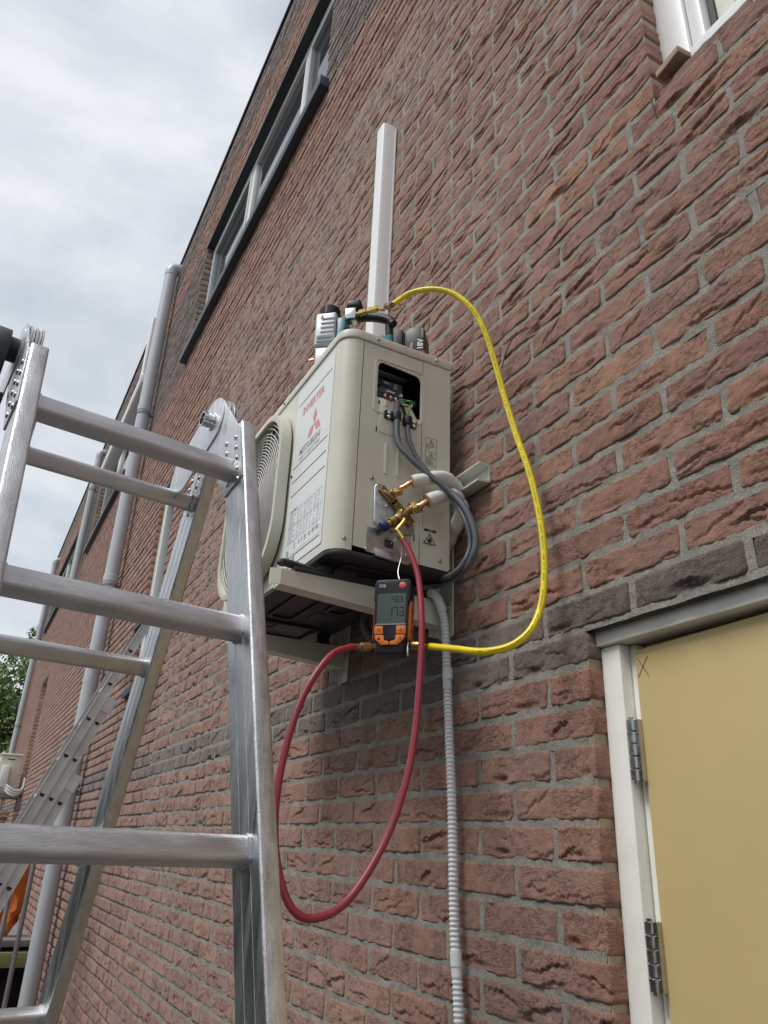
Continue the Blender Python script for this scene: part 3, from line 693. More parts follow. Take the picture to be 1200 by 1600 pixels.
# lid
lid = [(XL-.003, YB+.003), (XL-.003, YF+.03)]
for k in range(1, 7): a = R(180+90*k/6); lid.append((XL+.031+.034*math.cos(a), YF+.03+.034*math.sin(a)))
for k in range(0, 9): a = R(270+90*k/8); lid.append((XS-RC+(RC+.004)*math.cos(a), YF+RC+(RC+.004)*math.sin(a)))
lid += [(XS+.004, YB+.003)]
mb = MB(); mb.prism([(x_, y_, 1.1005) for x_, y_ in lid], [(x_, y_, ZTOP) for x_, y_ in lid]); mb.build('lid', M_casing, ac, 30, bevel=.004, seg=3)
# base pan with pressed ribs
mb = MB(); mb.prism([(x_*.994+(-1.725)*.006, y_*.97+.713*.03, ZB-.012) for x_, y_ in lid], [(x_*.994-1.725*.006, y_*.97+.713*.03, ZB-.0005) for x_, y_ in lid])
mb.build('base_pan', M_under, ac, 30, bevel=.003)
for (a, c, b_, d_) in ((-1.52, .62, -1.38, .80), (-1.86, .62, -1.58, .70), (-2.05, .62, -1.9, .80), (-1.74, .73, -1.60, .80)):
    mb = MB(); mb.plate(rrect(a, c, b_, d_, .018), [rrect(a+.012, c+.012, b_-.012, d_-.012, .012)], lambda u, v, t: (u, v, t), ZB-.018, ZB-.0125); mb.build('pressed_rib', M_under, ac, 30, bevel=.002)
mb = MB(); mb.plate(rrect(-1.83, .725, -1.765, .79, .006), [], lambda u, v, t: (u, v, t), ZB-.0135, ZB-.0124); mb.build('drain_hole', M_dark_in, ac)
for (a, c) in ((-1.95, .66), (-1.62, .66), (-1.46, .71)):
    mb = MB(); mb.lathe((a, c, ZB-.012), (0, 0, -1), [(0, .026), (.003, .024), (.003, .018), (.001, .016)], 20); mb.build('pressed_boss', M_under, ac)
# front: grooves, print, rating label
GR = mat('groove_shadow_gap', (.12, .12, .11), .8)
def strip(name, x0, z0, x1, z1, w_, m, d=.0018):
    p0, p1 = Vector((x0, z0)), Vector((x1, z1)); t = (p1-p0).normalized(); n_ = Vector((-t.y, t.x))*w_/2
    b = MB(); b.plate([tuple(p0+n_), tuple(p1+n_), tuple(p1-n_), tuple(p0-n_)], [], front, .0016, d); return b.build(name, m, ac, 0)
for z_ in (1.0385, .855, .816, .777, .610): strip('louvre_line', -1.600, z_, -1.396, z_, .0032, GR)
def fprint(cx, cz, rot=0):
    return lambda u, v, d: front(cx+u, cz+v, .0018+d)
text('print_inverter', 'INVERTER', .032, fprint(-1.568, .995), M_ink_red, ac, xs=.93, bold=.0006)
# three-diamond emblem
mb = MB(); c0 = Vector((-1.482, .930)); s_ = .026
for k in range(3):
    a = R(90+120*k); d1 = Vector((math.cos(a-R(30)), math.sin(a-R(30))))*s_; d2 = Vector((math.cos(a+R(30)), math.sin(a+R(30))))*s_
    mb.plate([tuple(c0+d1*.03), tuple(c0+d1), tuple(c0+d1+d2), tuple(c0+d2)], [], front, .0016, .0021)
mb.build('three_diamond_emblem', M_ink_red, ac, 0)
text('print_maker', 'MITSUBISHI', .0255, fprint(-1.566, .8785), M_ink_navy, ac, xs=.98, bold=.0005)
text('print_maker_line', 'HEAVY INDUSTRIES', .0125, fprint(-1.566, .8635), M_ink_navy, ac, xs=1.17)
mb = MB(); mb.plate(rrect(-1.598, .617, -1.390, .738, .002, 1), [], front, .0016, .0020); lab = mb.build('rating_label', M_label, ac, 0)
mb = MB(); rl = random.Random(4)
def lr(u0_, v0_, u1_, v1_): mb.plate([(u0_, v0_), (u1_, v0_), (u1_, v1_), (u0_, v1_)], [], front, .0020, .0023)
for k in range(18):
    z_ = .722-.0052*k
    if k > 14: continue
    lr(-1.590, z_, -1.590+rl.uniform(.02, .045), z_+.0012)
    for c_ in range(7):
        xx = -1.535+c_*.0195
        if rl.random() < .85: lr(xx, z_, xx+rl.uniform(.005, .012), z_+.0010)
for k in range(8): lr(-1.537+k*.0195, .645, -1.5366+k*.0195, .728)
for k in range(3): lr(-1.592, .728-k*.040, -1.398, .7284-k*.040)
for k, (a, w_) in enumerate(((-1.52, .010), (-1.50, .006), (-1.485, .012), (-1.46, .012), (-1.44, .014), (-1.42, .016))): lr(a, .630, a+w_, .640)
lr(-1.545, .625, -1.538, .641)
mb.build('label_print', M_ink_grey, ac, 0)
text('label_heading', 'MITSUBISHI', .008, lambda u, v, d: front(-1.588+u, .7285+v, .0020+d), M_ink, ac)
# guard: rounded square frame, rings and spokes, hub
gx0, gx1, gz0, gz1 = -2.075, -1.622, .600, 1.072; gcx, gcz = (gx0+gx1)/2, (gz0+gz1)/2
mb = MB(); mb.plate(rrect(gx0, gz0, gx1, gz1, .14, 10), [rrect(gx0+.016, gz0+.016, gx1-.016, gz1-.016, .13, 10)], front, .006, .034)
mb.build('fan_guard_frame', M_casing_gr, ac, 40, bevel=.007, seg=3)
mb = MB(); mb.plate(rrect(gx0+.01, gz0+.01, gx1-.01, gz1-.01, .13, 10), [], front, .0005, .005); mb.build('guard_seat', M_dark_in, ac, 30)
def clampr(x_, z_):
    return True
RX = .219
for k in range(24):
    rr = .036+k*.0088; pts = []
    for j in range(73):
        a = 2*math.pi*j/72; pts.append((gcx+rr*math.cos(a), YF-.0285+.005*(rr/RX)**2, gcz+rr*math.sin(a)))
    if rr < RX:
        mb = MB(); mb.tube(pts, .0016, 5, caps=False); mb.build('guard_ring', M_wh_wire, ac, 60)
for k in range(4):     # corner rings, cut off by the frame
    for j in range(6):
        rr = RX+.008+j*.0115; pts = []
        for t in range(-12, 13):
            a = R(45+90*k+t*2.2); x_, z_ = rr*math.cos(a), rr*math.sin(a)
            if abs(x_) < .222 and abs(z_) < .222 and math.hypot(max(abs(x_)-.0915, 0), max(abs(z_)-.0915, 0)) < .131: pts.append((gcx+x_, YF-.0245, gcz+z_))
        if len(pts) > 2: mb = MB(); mb.tube(pts, .0016, 5); mb.build('guard_ring', M_wh_wire, ac, 60)
for k in range(32):
    a0 = 2*math.pi*k/32; pts = []
    for j in range(9):
        rr = .034+(RX-.034)*j/8; a = a0+.5*(j/8)**1.3; pts.append((gcx+rr*math.cos(a), YF-.0265+.005*(rr/RX)**2, gcz+rr*math.sin(a)))
    mb = MB(); mb.tube(pts, .0013, 5); mb.build('guard_spoke', M_wh_wire, ac, 60)
mb = MB(); mb.lathe((gcx, YF-.021, gcz), (0, -1, 0), [(0, .040), (.010, .040), (.014, .036), (.015, .001)], 32); mb.build('guard_hub', M_frame2, ac)
for k in range(3):     # fan blades behind the guard
    a = R(30+120*k); vs = []; fs = []
    for i in range(7):
        rr = .05+.155*i/6
        for j in range(6):
            b_ = a+R(-38+15.2*j); vs.append((gcx+rr*math.cos(b_), YF-.008-.008*j/5, gcz+rr*math.sin(b_)))
    for i in range(6):
        for j in range(5): fs.append((i*6+j, i*6+j+1, i*6+j+7, i*6+j+6))
    mb = MB(); mb.add(vs, fs); mb.build('fan_blade', M_black, ac, 60)
for p_ in ((.652, 1.1135), (.816, 1.1135)): screw('screw', (XS+.0042, *p_), (1, 0, 0), .0042, ac)
for p_ in ((.599, .590), (.832, .587), (.747, .583), (.655, .745), (.651, .576)): screw('screw', (XS+.0012 if p_[0] > .6 else XS-.0015, *p_), (1, 0, 0), .0042, ac)
screw('screw', (-1.606, YF-.0016, .838), (0, -1, 0), .003, ac, M_black); screw('screw', (-1.72, YF-.004, 1.112), (0, -1, 0), .003, ac, M_black)
# side details
mb = MB(); mb.plate([(.666, .866), (.768, .862), (.768, .925), (.757, .940), (.748, .9565), (.666, .9565)], [rrect(.7000, .915, .7035, .925, .001, 1)], side, .0, .0014); mb.build('cable_plate', M_casing, ac, 30, bevel=.0008)
for (u_, z1_, z2_) in ((.687, .843, .763), (.718, .839, .765)):
    mb = MB(); mb.plate(rrect(u_-.0022, z2_, u_+.0022, z1_, .0022, 4), [], side, .0, .0030); mb.build('pressed_rib', M_casing, ac, 40, bevel=.001)
for (u_, z1_, z2_) in ((.6605, .878, .864), (.766, .637, .619), (.6515, .618, .602)):
    mb = MB(); mb.plate(rrect(u_-.0016, z2_, u_+.0016, z1_, .0012, 2), [], side, .0001, .0006); mb.build('slot', M_dark_in, ac)
mb = MB(); mb.lathe((XS+.0002, .667, .944), (1, 0, 0), [(0, .0055), (.0008, .0052)], 18); mb.build('key_hole', M_dark_in, ac)
mb = MB(); mb.plate(rrect(.679, .938, .6835, .954, .002, 3), [], side, .0014, .004); mb.plate(rrect(.708, .930, .712, .945, .002, 3), [], side, .0014, .004); mb.build('plate_tab', M_casing, ac, 30)
mb = MB(); mb.lathe((XS, .755, .847), (1, 0, 0), [(0, .008), (.0012, .0076)], 18); mb.lathe((XS+.0012, .754, .849), (1, 0, 0), [(0, .0018), (.0005, .0017)], 10); mb.build('pressed_boss', M_casing, ac)
# small print stickers
mb = MB(); mb.plate(rrect(.7905, .816, .8205, .8895, .001, 1), [rrect(.7912, .8167, .8198, .8888, .001, 1)], side, .0013, .0016); mb.plate([(.791, .853), (.820, .853), (.820, .8536), (.791, .8536)], [], side, .0013, .0016)
for k, zt in enumerate((.886, .851)):
    c = .8055
    for (a, b2) in (((c-.004, zt-.007), (c, zt)), ((c, zt), (c+.004, zt-.007)), ((c+.004, zt-.007), (c-.004, zt-.007))):
        p0, p1 = Vector(a), Vector(b2); t = (p1-p0).normalized(); n_ = Vector((-t.y, t.x))*.0005
        mb.plate([tuple(p0+n_), tuple(p1+n_), tuple(p1-n_), tuple(p0-n_)], [], side, .0013, .0016)
mb.build('sticker_border', M_ink, ac, 0)
def sp(u0_, v0_, off=.0013): return lambda u, v, d: side(u0_+u, v0_+v, off+d)
for (z_, tx) in ((.875, 'CAUTION'), (.8705, 'Avant travaux'), (.8655, 'Voir manuel'), (.8605, 'Notice'), (.840, 'CAUTION'), (.8350, 'Nach Wartung'), (.8300, 'refrigerant'), (.825, 'Montage und'), (.820, 'Anweisung')):
    text('sticker_print', tx, .0050 if tx != 'CAUTION' else .0036, sp(.7922 if tx != 'CAUTION' else .8005, z_), M_ink, ac, xs=.82, bold=.0001)
mb = MB(); mb.plate(rrect(.7905, .6505, .8225, .6565, .0005, 1), [], side, .0013, .0016)
tri = [(.8055, .6475), (.7885, .620), (.8225, .620)]; tin = [(.8055, .6435), (.7920, .6220), (.8190, .6220)]
mb.plate(tri, [tin], side, .0013, .0016)
fl = [(.8055, .640), (.8085, .636), (.8115, .631), (.8105, .626), (.8055, .6245), (.8005, .626), (.7995, .631), (.8025, .6345), (.8035, .6315), (.805, .634)]
mb.plate(fl, [], side, .0013, .0016); mb.plate([(.796, .6228), (.815, .6228), (.815, .6236), (.796, .6236)], [], side, .0013, .0016); mb.build('flammable_sign', M_ink, ac, 0)
text('sign_print', 'R32', .0056, sp(.8025, .6517, .0016), M_ink_white, ac)
text('sign_print', 'flammable', .0038, sp(.797, .6155), M_ink, ac)
# valve plate (galvanised, triangular dish) and lower bracket plate
vp = [(.662, .640), (.6605, .722), (.664, .731), (.672, .735), (.680, .731), (.752, .668), (.763, .653), (.764, .642), (.758, .631), (.748, .627), (.672, .631)]
mb = MB(); mb.plate(vp, [], side, .0012, .0065); mb.build('valve_plate', M_galv, ac, 40, bevel=.0045, seg=3)
screw('screw', (XS+.0066, .692, .683), (1, 0, 0), .0045, ac)
for p_ in ((.6765, .722), (.705, .697), (.713, .688), (.748, .656)): screw('screw', (XS+.012, *p_), (1, 0, 0), .0042, ac, M_brass_dk)
mb = MB(); mb.plate([(.650, ZB+.004), (.757, ZB-.004), (.757, .6255), (.650, .6275)], [rrect(.692, .588, .714, .607, .004)], side, .0012, .003); mb.build('bracket_plate', M_galv, ac, 30)
mb = MB(); mb.plate(rrect(.691, .587, .715, .608, .004), [], side, .0002, .0011); mb.build('drain_slot', M_dark_in, ac)
mb = MB(); mb.prism([(XS+.003, .667, ZB+.016), (XS+.012, .667, ZB+.014), (XS+.012, .667, ZB-.004), (XS+.003, .667, ZB-.004)], [(XS+.003, .75, ZB+.011), (XS+.012, .75, ZB+.009), (XS+.012, .75, ZB-.009), (XS+.003, .75, ZB-.009)]); mb.build('bracket_lip', M_galv, ac, 30, bevel=.002)
# valves: hex fittings and brass bodies
def hexnut(mb_, c, axis, r, L_, taper=.9):
    mb_.lathe(c, axis, [(0, r*taper), (L_*.12, r), (L_*.85, r), (L_, r*taper)], 6)
upv = Vector((XS+.020, .7075, .7215)); dnv = Vector((XS+.026, .745, .692))
ax = Vector((.12, .85, .34)).normalized()
mb = MB(); mb.tube([(XS+.007, .679, .716), (XS+.012, .693, .709), (XS+.012, .706, .700)], .008, 10); mb.box((XS+.006, .672, .690), (XS+.013, .712, .724)) if False else None
mb.obox((XS+.0095, .692, .707), (.0035, 0, 0), (0, .018, -.016), (0, .006, .0068)); mb.lathe((XS+.010, .697, .711), (1, .3, .25), [(0, .009), (.014, .008)], 12); mb.build('small_valve_body', M_brass_dk, ac, 40, bevel=.001)
mb = MB(); hexnut(mb, Vector((XS+.018, .700, .7135)), ax, .0108, .020); mb.lathe(Vector((XS+.018, .700, .7135)), -ax, [(0, .007), (.004, .0065), (.005, .004)], 14); mb.build('small_flare_nut', M_brass, ac, 25)
mb = MB(); mb.obox((XS+.0095, .730, .675), (.0035, 0, 0), (0, .024, -.022), (0, .0065, .0072)); mb.lathe((XS+.012, .722, .667), (1, .1, 0), [(0, .012), (.016, .011), (.020, .009)], 14)
mb.tube([(XS+.022, .695, .640), (XS+.022, .712, .653), (XS+.024, .728, .668), (XS+.026, .742, .682)], [.009, .0105, .010, .009], 12); mb.lathe((XS+.0235, .713, .652), (.1, .7, .7), [(-.006, .0125), (.006, .0135), (.010, .0115)], 14)
mb.build('large_valve_body', M_brass_dk, ac, 45)
mb = MB(); hexnut(mb, Vector((XS+.026, .740, .6815)), ax, .0148, .025); mb.lathe(Vector((XS+.026, .740, .6815)), -ax, [(0, .009), (.005, .0085), (.006, .005)], 14); mb.build('large_flare_nut', M_brass, ac, 25)
mb = MB(); mb.lathe((XS+.022, .695, .640), (-.05, -.78, -.62), [(0, .006), (.010, .006), (.010, .0075), (.013, .0075)], 14); mb.build('service_port_stem', M_brass, ac)
mb = MB(); mb.lathe((XS+.021, .686, .6325), (-.05, -.80, -.60), [(0, .008), (.001, .0115), (.010, .012), (.014, .011), (.016, .007)], 18); mb.build('blue_port_cap', M_bluecap, ac)
# terminal block, stub wires, clamps
mb = MB(); mb.box((XS-.060, .668, .965), (XS-.020, .752, .990)); mb.box((XS-.075, .664, .94), (XS-.061, .76, 1.01)); mb.build('terminal_block', M_black, ac, bevel=.002)
for k in range(4): screw('terminal_screw', (XS-.0198, .690+.014*k, .981), (1, 0, 0), .0042, ac, M_chrome)
mb = MB(); mb.add([(XS-.03, .752, .992), (XS-.01, .768, .986), (XS-.015, .773, .974), (XS-.04, .757, .980)], [(0,1,2,3)]); mb.build('ribbon_tab', M_steel, ac, 0)
PCB = mat('circuit_board', (.10, .15, .19), .5)
mb = MB(); mb.box((XS-.052, .664, .996), (XS-.049, .750, 1.046)); mb.build('control_board', PCB, ac)
for (y_, z_, w_, h_, m_) in ((.675, 1.020, .012, .014, M_black), (.694, 1.028, .018, .006, M_galv), (.720, 1.018, .010, .018, M_sheet), (.738, 1.004, .008, .008, M_frame2), (.700, 1.006, .024, .005, M_frame2)):
    mb = MB(); mb.box((XS-.0488, y_, z_), (XS-.036, y_+w_, z_+h_)); mb.build('board_component', m_, ac, bevel=.0008)
mb = MB(); mb.box((XS-.12, .66, 1.052), (XS-.030, .755, 1.056)); mb.build('circuit_tray', M_galv, ac, bevel=.001)
def wire(c, pts, r=.0016):
    mb = MB(); mb.tube(spline(pts, 6), r, 6); mb.build(c+'_wire', M_col[c], ac, 60)
wire('brown', [(XS-.02, .702, .975), (XS+.004, .684, .972), (XS+.010, .676, .963), (XS+.008, .688, .955), (XS+.005, .706, .957)])
wire('brown', [(XS-.01, .690, .962), (XS+.006, .682, .958), (XS+.008, .692, .949)])
wire('blue', [(XS-.02, .716, .975), (XS+.004, .724, .968), (XS+.008, .738, .966), (XS+.008, .741, .955), (XS+.006, .729, .950), (XS+.004, .712, .958)])
wire('green', [(XS-.015, .716, .962), (XS+.010, .736, .966), (XS+.012, .746, .962), (XS+.010, .745, .950), (XS+.006, .737, .930), (XS+.005, .733, .915)])
wire('yellow', [(XS-.010, .712, .960), (XS+.008, .728, .954), (XS+.012, .742, .950), (XS+.011, .7455, .958)])
mb = MB(); mb.tube(spline([(XS+.006, .712, .955), (XS+.007, .724, .945), (XS+.007, .731, .925), (XS+.006, .734, .912)], 6), .003, 8); mb.build('black_wire', M_rubber, ac, 60)
def clamp_(u_, v_, sgn):
    mb = MB(); mb.plate(rrect(u_-.030 if sgn < 0 else u_-.010, v_-.011, u_+.010 if sgn < 0 else u_+.026, v_+.010, .004), [], side, .0014, .007); mb.lathe((XS+.0085, u_, v_-.010), (0, 0, 1), [(0, .0108), (.020, .0108)], 16); mb.build('cable_clamp', M_black, ac, 30, bevel=.001)
    for dz_ in (-.006, .005): screw('clamp_screw', (XS+.007, u_+sgn*.019, v_+dz_), (1, 0, 0), .0040, ac, M_chrome)
clamp_(.707, .915, -1); clamp_(.736, .911, 1)

# ------------------------------------------------------------------ cables from the clamps, loop and run under the unit
def cable(name, label, pts, r, m, grp=None, cat='cable', n=10):
    mb = MB(); mb.tube(spline(pts, n), r, 12); o = mb.build(name, m, None, 60); tag(o, label, cat, grp); return o
cA = [Vector((XS+.010, .707, .955)), Vector((XS+.010, .707, .915)), at_x(622, 690, XS+.018), at_x(640, 714, XS+.035), at_x(670, 742, XS+.055), at_x(703, 768, XS+.080), at_x(728, 797, XS+.11), at_x(743, 838, XS+.125), at_x(737, 873, XS+.115), at_x(716, 900, XS+.07), at_y(690, 913, .86), at_y(662, 918, .83), at_y(640, 922, .80)]
cable('grey_cable', 'thicker grey cable from the left clamp on the unit, outer loop on its right', cA, .0072, M_cable)
cB = [Vector((XS+.010, .736, .920)), Vector((XS+.010, .736, .905)), at_x(640, 690, XS+.018), at_x(656, 722, XS+.03), at_x(683, 752, XS+.055), at_x(708, 780, XS+.075), at_x(728, 815, XS+.105), at_x(735, 850, XS+.11), at_x(724, 880, XS+.10), at_x(704, 899, XS+.06), at_y(682, 906, .86), at_y(655, 910, .84)]
cable('grey_cable', 'thinner grey cable from the right clamp on the unit, inner loop on its right', cB, .0056, M_cable)

# ------------------------------------------------------------------ refrigerant pipes in white insulation
def pipe(label, start, mid_, insul, rc, ri):
    t = thing('insulated_pipe', label, 'pipe', start)
    mb = MB(); mb.tube(spline([start, mid_, insul[0], insul[1]], 6), rc, 12); mb.build('copper_tube', M_copper, t, 60)
    P = resample(spline(insul, 10), .006); rr_ = random.Random(7); mb = MB()
    mb.tube(P, [ri*(1+.05*math.sin(i*.9)+rr_.uniform(-.04, .04)) for i in range(len(P))], 16); mb.build('insulation', M_insul, t, 60)
    mb = MB(); mb.lathe(P[0]-(P[1]-P[0]).normalized()*.0005, (P[1]-P[0]), [(0, ri*.55), (.0, ri*.97), (.002, ri*1.0)], 16); mb.build('foam_end', mat('tan_foam', (.55, .40, .27), .9), t)
s1 = upv+ax*.006
i1 = [at_x(644, 753, XS+.036), at_x(668, 748, XS+.046), at_x(690, 745, XS+.045), at_x(706, 754, XS+.035), at_y(716, 768, .872), at_y(716, 782, .885), Vector((-1.39, .885, .70)), Vector((-1.42, .885, .66))]
pipe('upper thin copper pipe in white insulation leaving the unit, bending back to the wall', s1, at_x(634, 759, XS+.030), i1, .0052, .0145)
s2 = dnv+ax*.008
i2 = [at_x(668, 783, XS+.048), at_x(690, 775, XS+.055), at_x(707, 774, XS+.045), at_x(718, 785, XS+.025), at_y(720, 803, .875), Vector((-1.40, .885, .64))]
pipe('lower thick copper pipe in white insulation just above the flammable gas sign', s2, at_x(655, 791, XS+.040), i2, .0066, .0160)

# ------------------------------------------------------------------ wall bracket
br = thing('wall_bracket', 'beige steel wall bracket with two arms carrying the outdoor unit', 'bracket', (-1.70, .9, .42))
def arm(X, tip, tw_=.04):
    # open C section, deeper near the wall
    y0, y1 = tip, .888; zt0 = .521
    w_ = tw_
    prof = lambda y, h: [(X, y, zt0), (X, y, zt0-h), (X-w_, y, zt0-h), (X-w_, y, zt0-h+.012), (X-w_+.002, y, zt0-h+.012), (X-w_+.002, y, zt0-h+.002), (X-.002, y, zt0-h+.002), (X-.002, y, zt0-.002), (X-w_+.002, y, zt0-.002), (X-w_+.002, y, zt0-.014), (X-w_, y, zt0-.014), (X-w_, y, zt0)]
    mb = MB(); mb.prism(prof(y0, .034), prof(y1, .060)); mb.build('arm', M_casing, br, 20)
    mb = MB(); mb.box((X-w_+.003, y0+.002, zt0-.031), (X-.003, y0+.004, zt0-.003)); mb.build('arm_end', M_casing, br)
    # flared folded tip
    mb = MB(); mb.prism([(X-.001, y0, zt0-.033), (X-.001, y0, zt0), (X-.003, y0, zt0), (X-.003, y0, zt0-.033)], [(X+.010-.022, y0-.020, zt0-.036), (X+.010-.022, y0-.020, zt0+.001), (X+.008-.022, y0-.020, zt0+.001), (X+.008-.022, y0-.020, zt0-.036)]); mb.build('folded_tip', M_casing, br, 20)
def post(X0, X1, z0, z1):
    mb = MB(); mb.box((X0, .900, z0), (X1, .904, z1)); mb.box((X0, .872, z0+.004), (X0+.0025, .8995, z1-.004)); mb.build('post', M_casing, br, 20, bevel=.0006)
arm(-1.402, .492); arm(-1.930, .555)
post(-1.441, -1.385, .440, .740); post(-1.985, -1.928, .425, .740)
for x_ in (-1.405, -1.955):
    for z_ in (.508, .70):
        mb = MB(); mb.lathe((x_, .8995, z_), (0, -1, 0), [(0, .011), (.002, .011), (.002, .0085), (.008, .0085), (.009, .006)], 12); mb.build('wall_bolt', M_steel, br)
mb = MB()   # cross rail between the posts: a C channel along the wall, its end standing out on the right
rp = lambda x: [(x, .9035, .803), (x, .874, .806), (x, .874, .802), (x, .900, .799), (x, .900, .764), (x, .868, .760), (x, .868, .756), (x, .9035, .759)]
mb.prism(rp(-2.05), rp(-1.236)); mb.build('cross_rail', mat('pale_painted_rail', (.60, .62, .57), .4), br, 20)
mb = MB(); mb.box((-1.430, .862, .712), (-1.386, .898, .752)); mb.build('corner_cleat', M_casing, br, bevel=.002)
for X in (-1.422, -1.95):
    for y_ in (.60, .83):
        mb = MB(); mb.lathe((X, y_, .5215), (0, 0, 1), [(0, .018), (.006, .021), (.014, .017), (.026, .019), (.0315, .017)], 18); mb.build('rubber_foot', M_rubber, br)
mb = MB(); mb.box((-1.448, .520, .5218), (-1.398, .86, .5300)); mb.tube(spline([(-1.42, .495, .535), (-1.42, .50, .541), (-1.42, .53, .539), (-1.42, .60, .531)], 4), .009, 8); mb.build('rubber_strip', M_rubber, br, bevel=.002)
mb = MB(); mb.lathe((-1.425, .508, .535), (0, 0, 1), [(0, .0035), (.032, .0035)], 10); mb.lathe((-1.425, .522, .535), (0, 0, 1), [(0, .0035), (.030, .0035)], 10); mb.build('threaded_stud', mat('zinc_green', (.45, .60, .58), .3, .6), br)
mb = MB(); mb.tube(spline([(-1.60, .80, .556), (-1.61, .79, .51), (-1.59, .80, .465), (-1.54, .84, .445), (-1.48, .87, .46), (-1.45, .875, .50)], 8), .011, 12)
tag(mb.build('drain_hose', mat('dark_drain_hose', (.10, .10, .10), .5), None, 60), 'dark drain hose looping below the base of the outdoor unit behind the gauge', 'hose')

# ------------------------------------------------------------------ white duct on the wall
dk = thing('cable_duct', 'tall white plastic cable duct running up the brick wall above the unit', 'duct', (-1.815, .9, 1.1))
mb = MB(); D0 = [(-1.847, .9025), (-1.847, .862), (-1.840, .853), (-1.831, .8495), (-1.794, .8495), (-1.7865, .853), (-1.783, .862), (-1.783, .9025)]
mb.prism([(x_, y_, 1.00) for x_, y_ in D0], [(x_, y_, 2.475 if x_ > -1.835 else 2.455) for x_, y_ in D0]); mb.build('duct_cover', M_white_pvc, dk, 30)
mb = MB(); mb.box((-1.850, .8985, 1.00), (-1.847, .903, 2.45)); mb.box((-1.783, .8985, 1.00), (-1.780, .903, 2.46)); mb.build('duct_back', M_white_pvc, dk)

# ------------------------------------------------------------------ corrugated conduit
co = thing('corrugated_conduit', 'pale grey corrugated conduit hanging down the wall between the brackets and the door', 'conduit', (-1.40, .88, GROUND+.4))
base = spline([at_y(672, 926, .84), at_y(680, 930, .855), at_y(688, 945, .862), at_y(694, 970, .870), at_y(697, 1010, .876), at_y(699, 1070, .884), at_y(702, 1150, .885), at_y(706, 1250, .884), at_y(708, 1350, .884), at_y(710, 1450, .884), at_y(715, 1550, .884), at_y(719, 1640, .884), at_y(724, 1750, .884), at_y(731, 1950, .884)], 14)
P = resample(base, .0021); rr_ = []; smooth_z = [(z1, z2) for z1, z2 in (((at_y(699, 1044, .884)).z, (at_y(699, 1078, .884)).z), ((at_y(712, 1488, .884)).z, (at_y(714, 1528, .884)).z), (9, at_y(692, 958, .868).z))]
i = 0
for i, p_ in enumerate(P):
    sm = None
    for z1, z2 in smooth_z:
        if z2 < p_.z < z1: sm = .0098 if z1 < 5 else .0108
    rr_.append(sm if sm else (.0100 if i % 4 in (0, 1) else .0082))
mb = MB(); mb.tube(P, rr_, 14); mb.build('corrugated_tube', M_conduit, co, 40)
for py_ in ((1044, 1062), (1488, 1510)):
    a_, b_ = at_y(699 if py_[0] < 1200 else 712, py_[0], .884), at_y(699.5 if py_[0] < 1200 else 713, py_[1], .884)
    mb = MB(); mb.tube([a_, b_], .0112, 16); mb.build('coupler', M_conduit, co)

# ------------------------------------------------------------------ red and yellow hoses, gauge
def hose(name, label, pts, r, m, ends, extra=None):
    t = thing(name, label, 'hose', pts[0]); P = spline(pts, 12)
    mb = MB(); mb.tube(P, r, 14); mb.build('hose_body', m, t, 60)
    for (c, d, L_, rr1) in ends:
        mb = MB(); mb.lathe(c, d, [(-.002, rr1*.8), (L_*.45, rr1*.8), (L_*.46, rr1*.55), (L_*.55, rr1*.55), (L_*.56, rr1), (L_*.62, rr1*1.08), (L_*.97, rr1*1.08), (L_, rr1*.9)], 16); mb.build('brass_end', M_brass_dk, t, 30)
    return t, P
XG = -1.288
rp_ = [(628, 842), (640, 862), (654, 905), (659, 980), (656, 1060), (648, 1150), (632, 1230), (600, 1318), (545, 1405), (492, 1435), (455, 1418), (433, 1350), (430, 1265), (446, 1170), (475, 1085), (515, 1026), (545, 1012), (556, 1011)]
xx = [-1.30, -1.285, -1.262, -1.235, -1.225, -1.22, -1.215, -1.21, -1.205, -1.205, -1.21, -1.22, -1.23, -1.24, -1.255, -1.27, -1.285, -1.288]
rpts = [at_x(a[0], a[1], x_) for a, x_ in zip(rp_, xx)]
t, P = hose('red_hose', 'dark red hose hanging in a long loop below the unit and back to the gauge', rpts, .0065, M_redhose, [])
mb = MB(); a0 = Vector((XS+.024, .712, .652)); a1 = rpts[0]
mb.tube(spline([a0, a0+Vector((.010, .010, -.004)), a1+Vector((-.008, -.010, .020))], 5), .0048, 10); mb.lathe(a1+Vector((-.007, -.010, .020)), Vector((.35, .42, -.84)), [(0, .0062), (.006, .0070), (.020, .0070), (.026, .0066)], 8); mb.build('brass_elbow', M_brass, t, 30)
gl = at_x(583, 1010, XG); mb = MB()
d_ = (gl-rpts[-1]).normalized(); L_ = (gl-rpts[-1]).length
mb.lathe(rpts[-1], d_, [(-.012, .0063), (.008, .0063), (.009, .0045), (.011, .0045), (.012, .0082), (.016, .0088), (L_-.008, .0088), (L_-.006, .0060), (L_-.004, .0045), (L_+.004, .0045)], 16); mb.build('brass_end', M_brass_dk, t, 30)

yp = [((612, 477), .655), ((640, 459), .69), ((672, 452), .72), ((706, 458), .755), ((735, 480), .785), ((756, 515), .81), ((772, 562), .83), ((788, 620), .845), ((806, 678), .855), ((826, 735), .862), ((841, 795), .866), ((850, 860), .866), ((850, 915), .860), ((843, 955), .848), ((826, 988), .825), ((796, 1010), .80), ((755, 1018), .775), ((712, 1014), .755), ((672, 1010), .748)]
# let the hose leave the gauge side at the gauge's own distance
ypts = [at_y(a[0], a[1], y_) for a, y_ in yp]
t, P = hose('yellow_hose', 'bright yellow hose arching from the vacuum pump over the wall to the gauge', ypts, .0066, M_yellow, [])
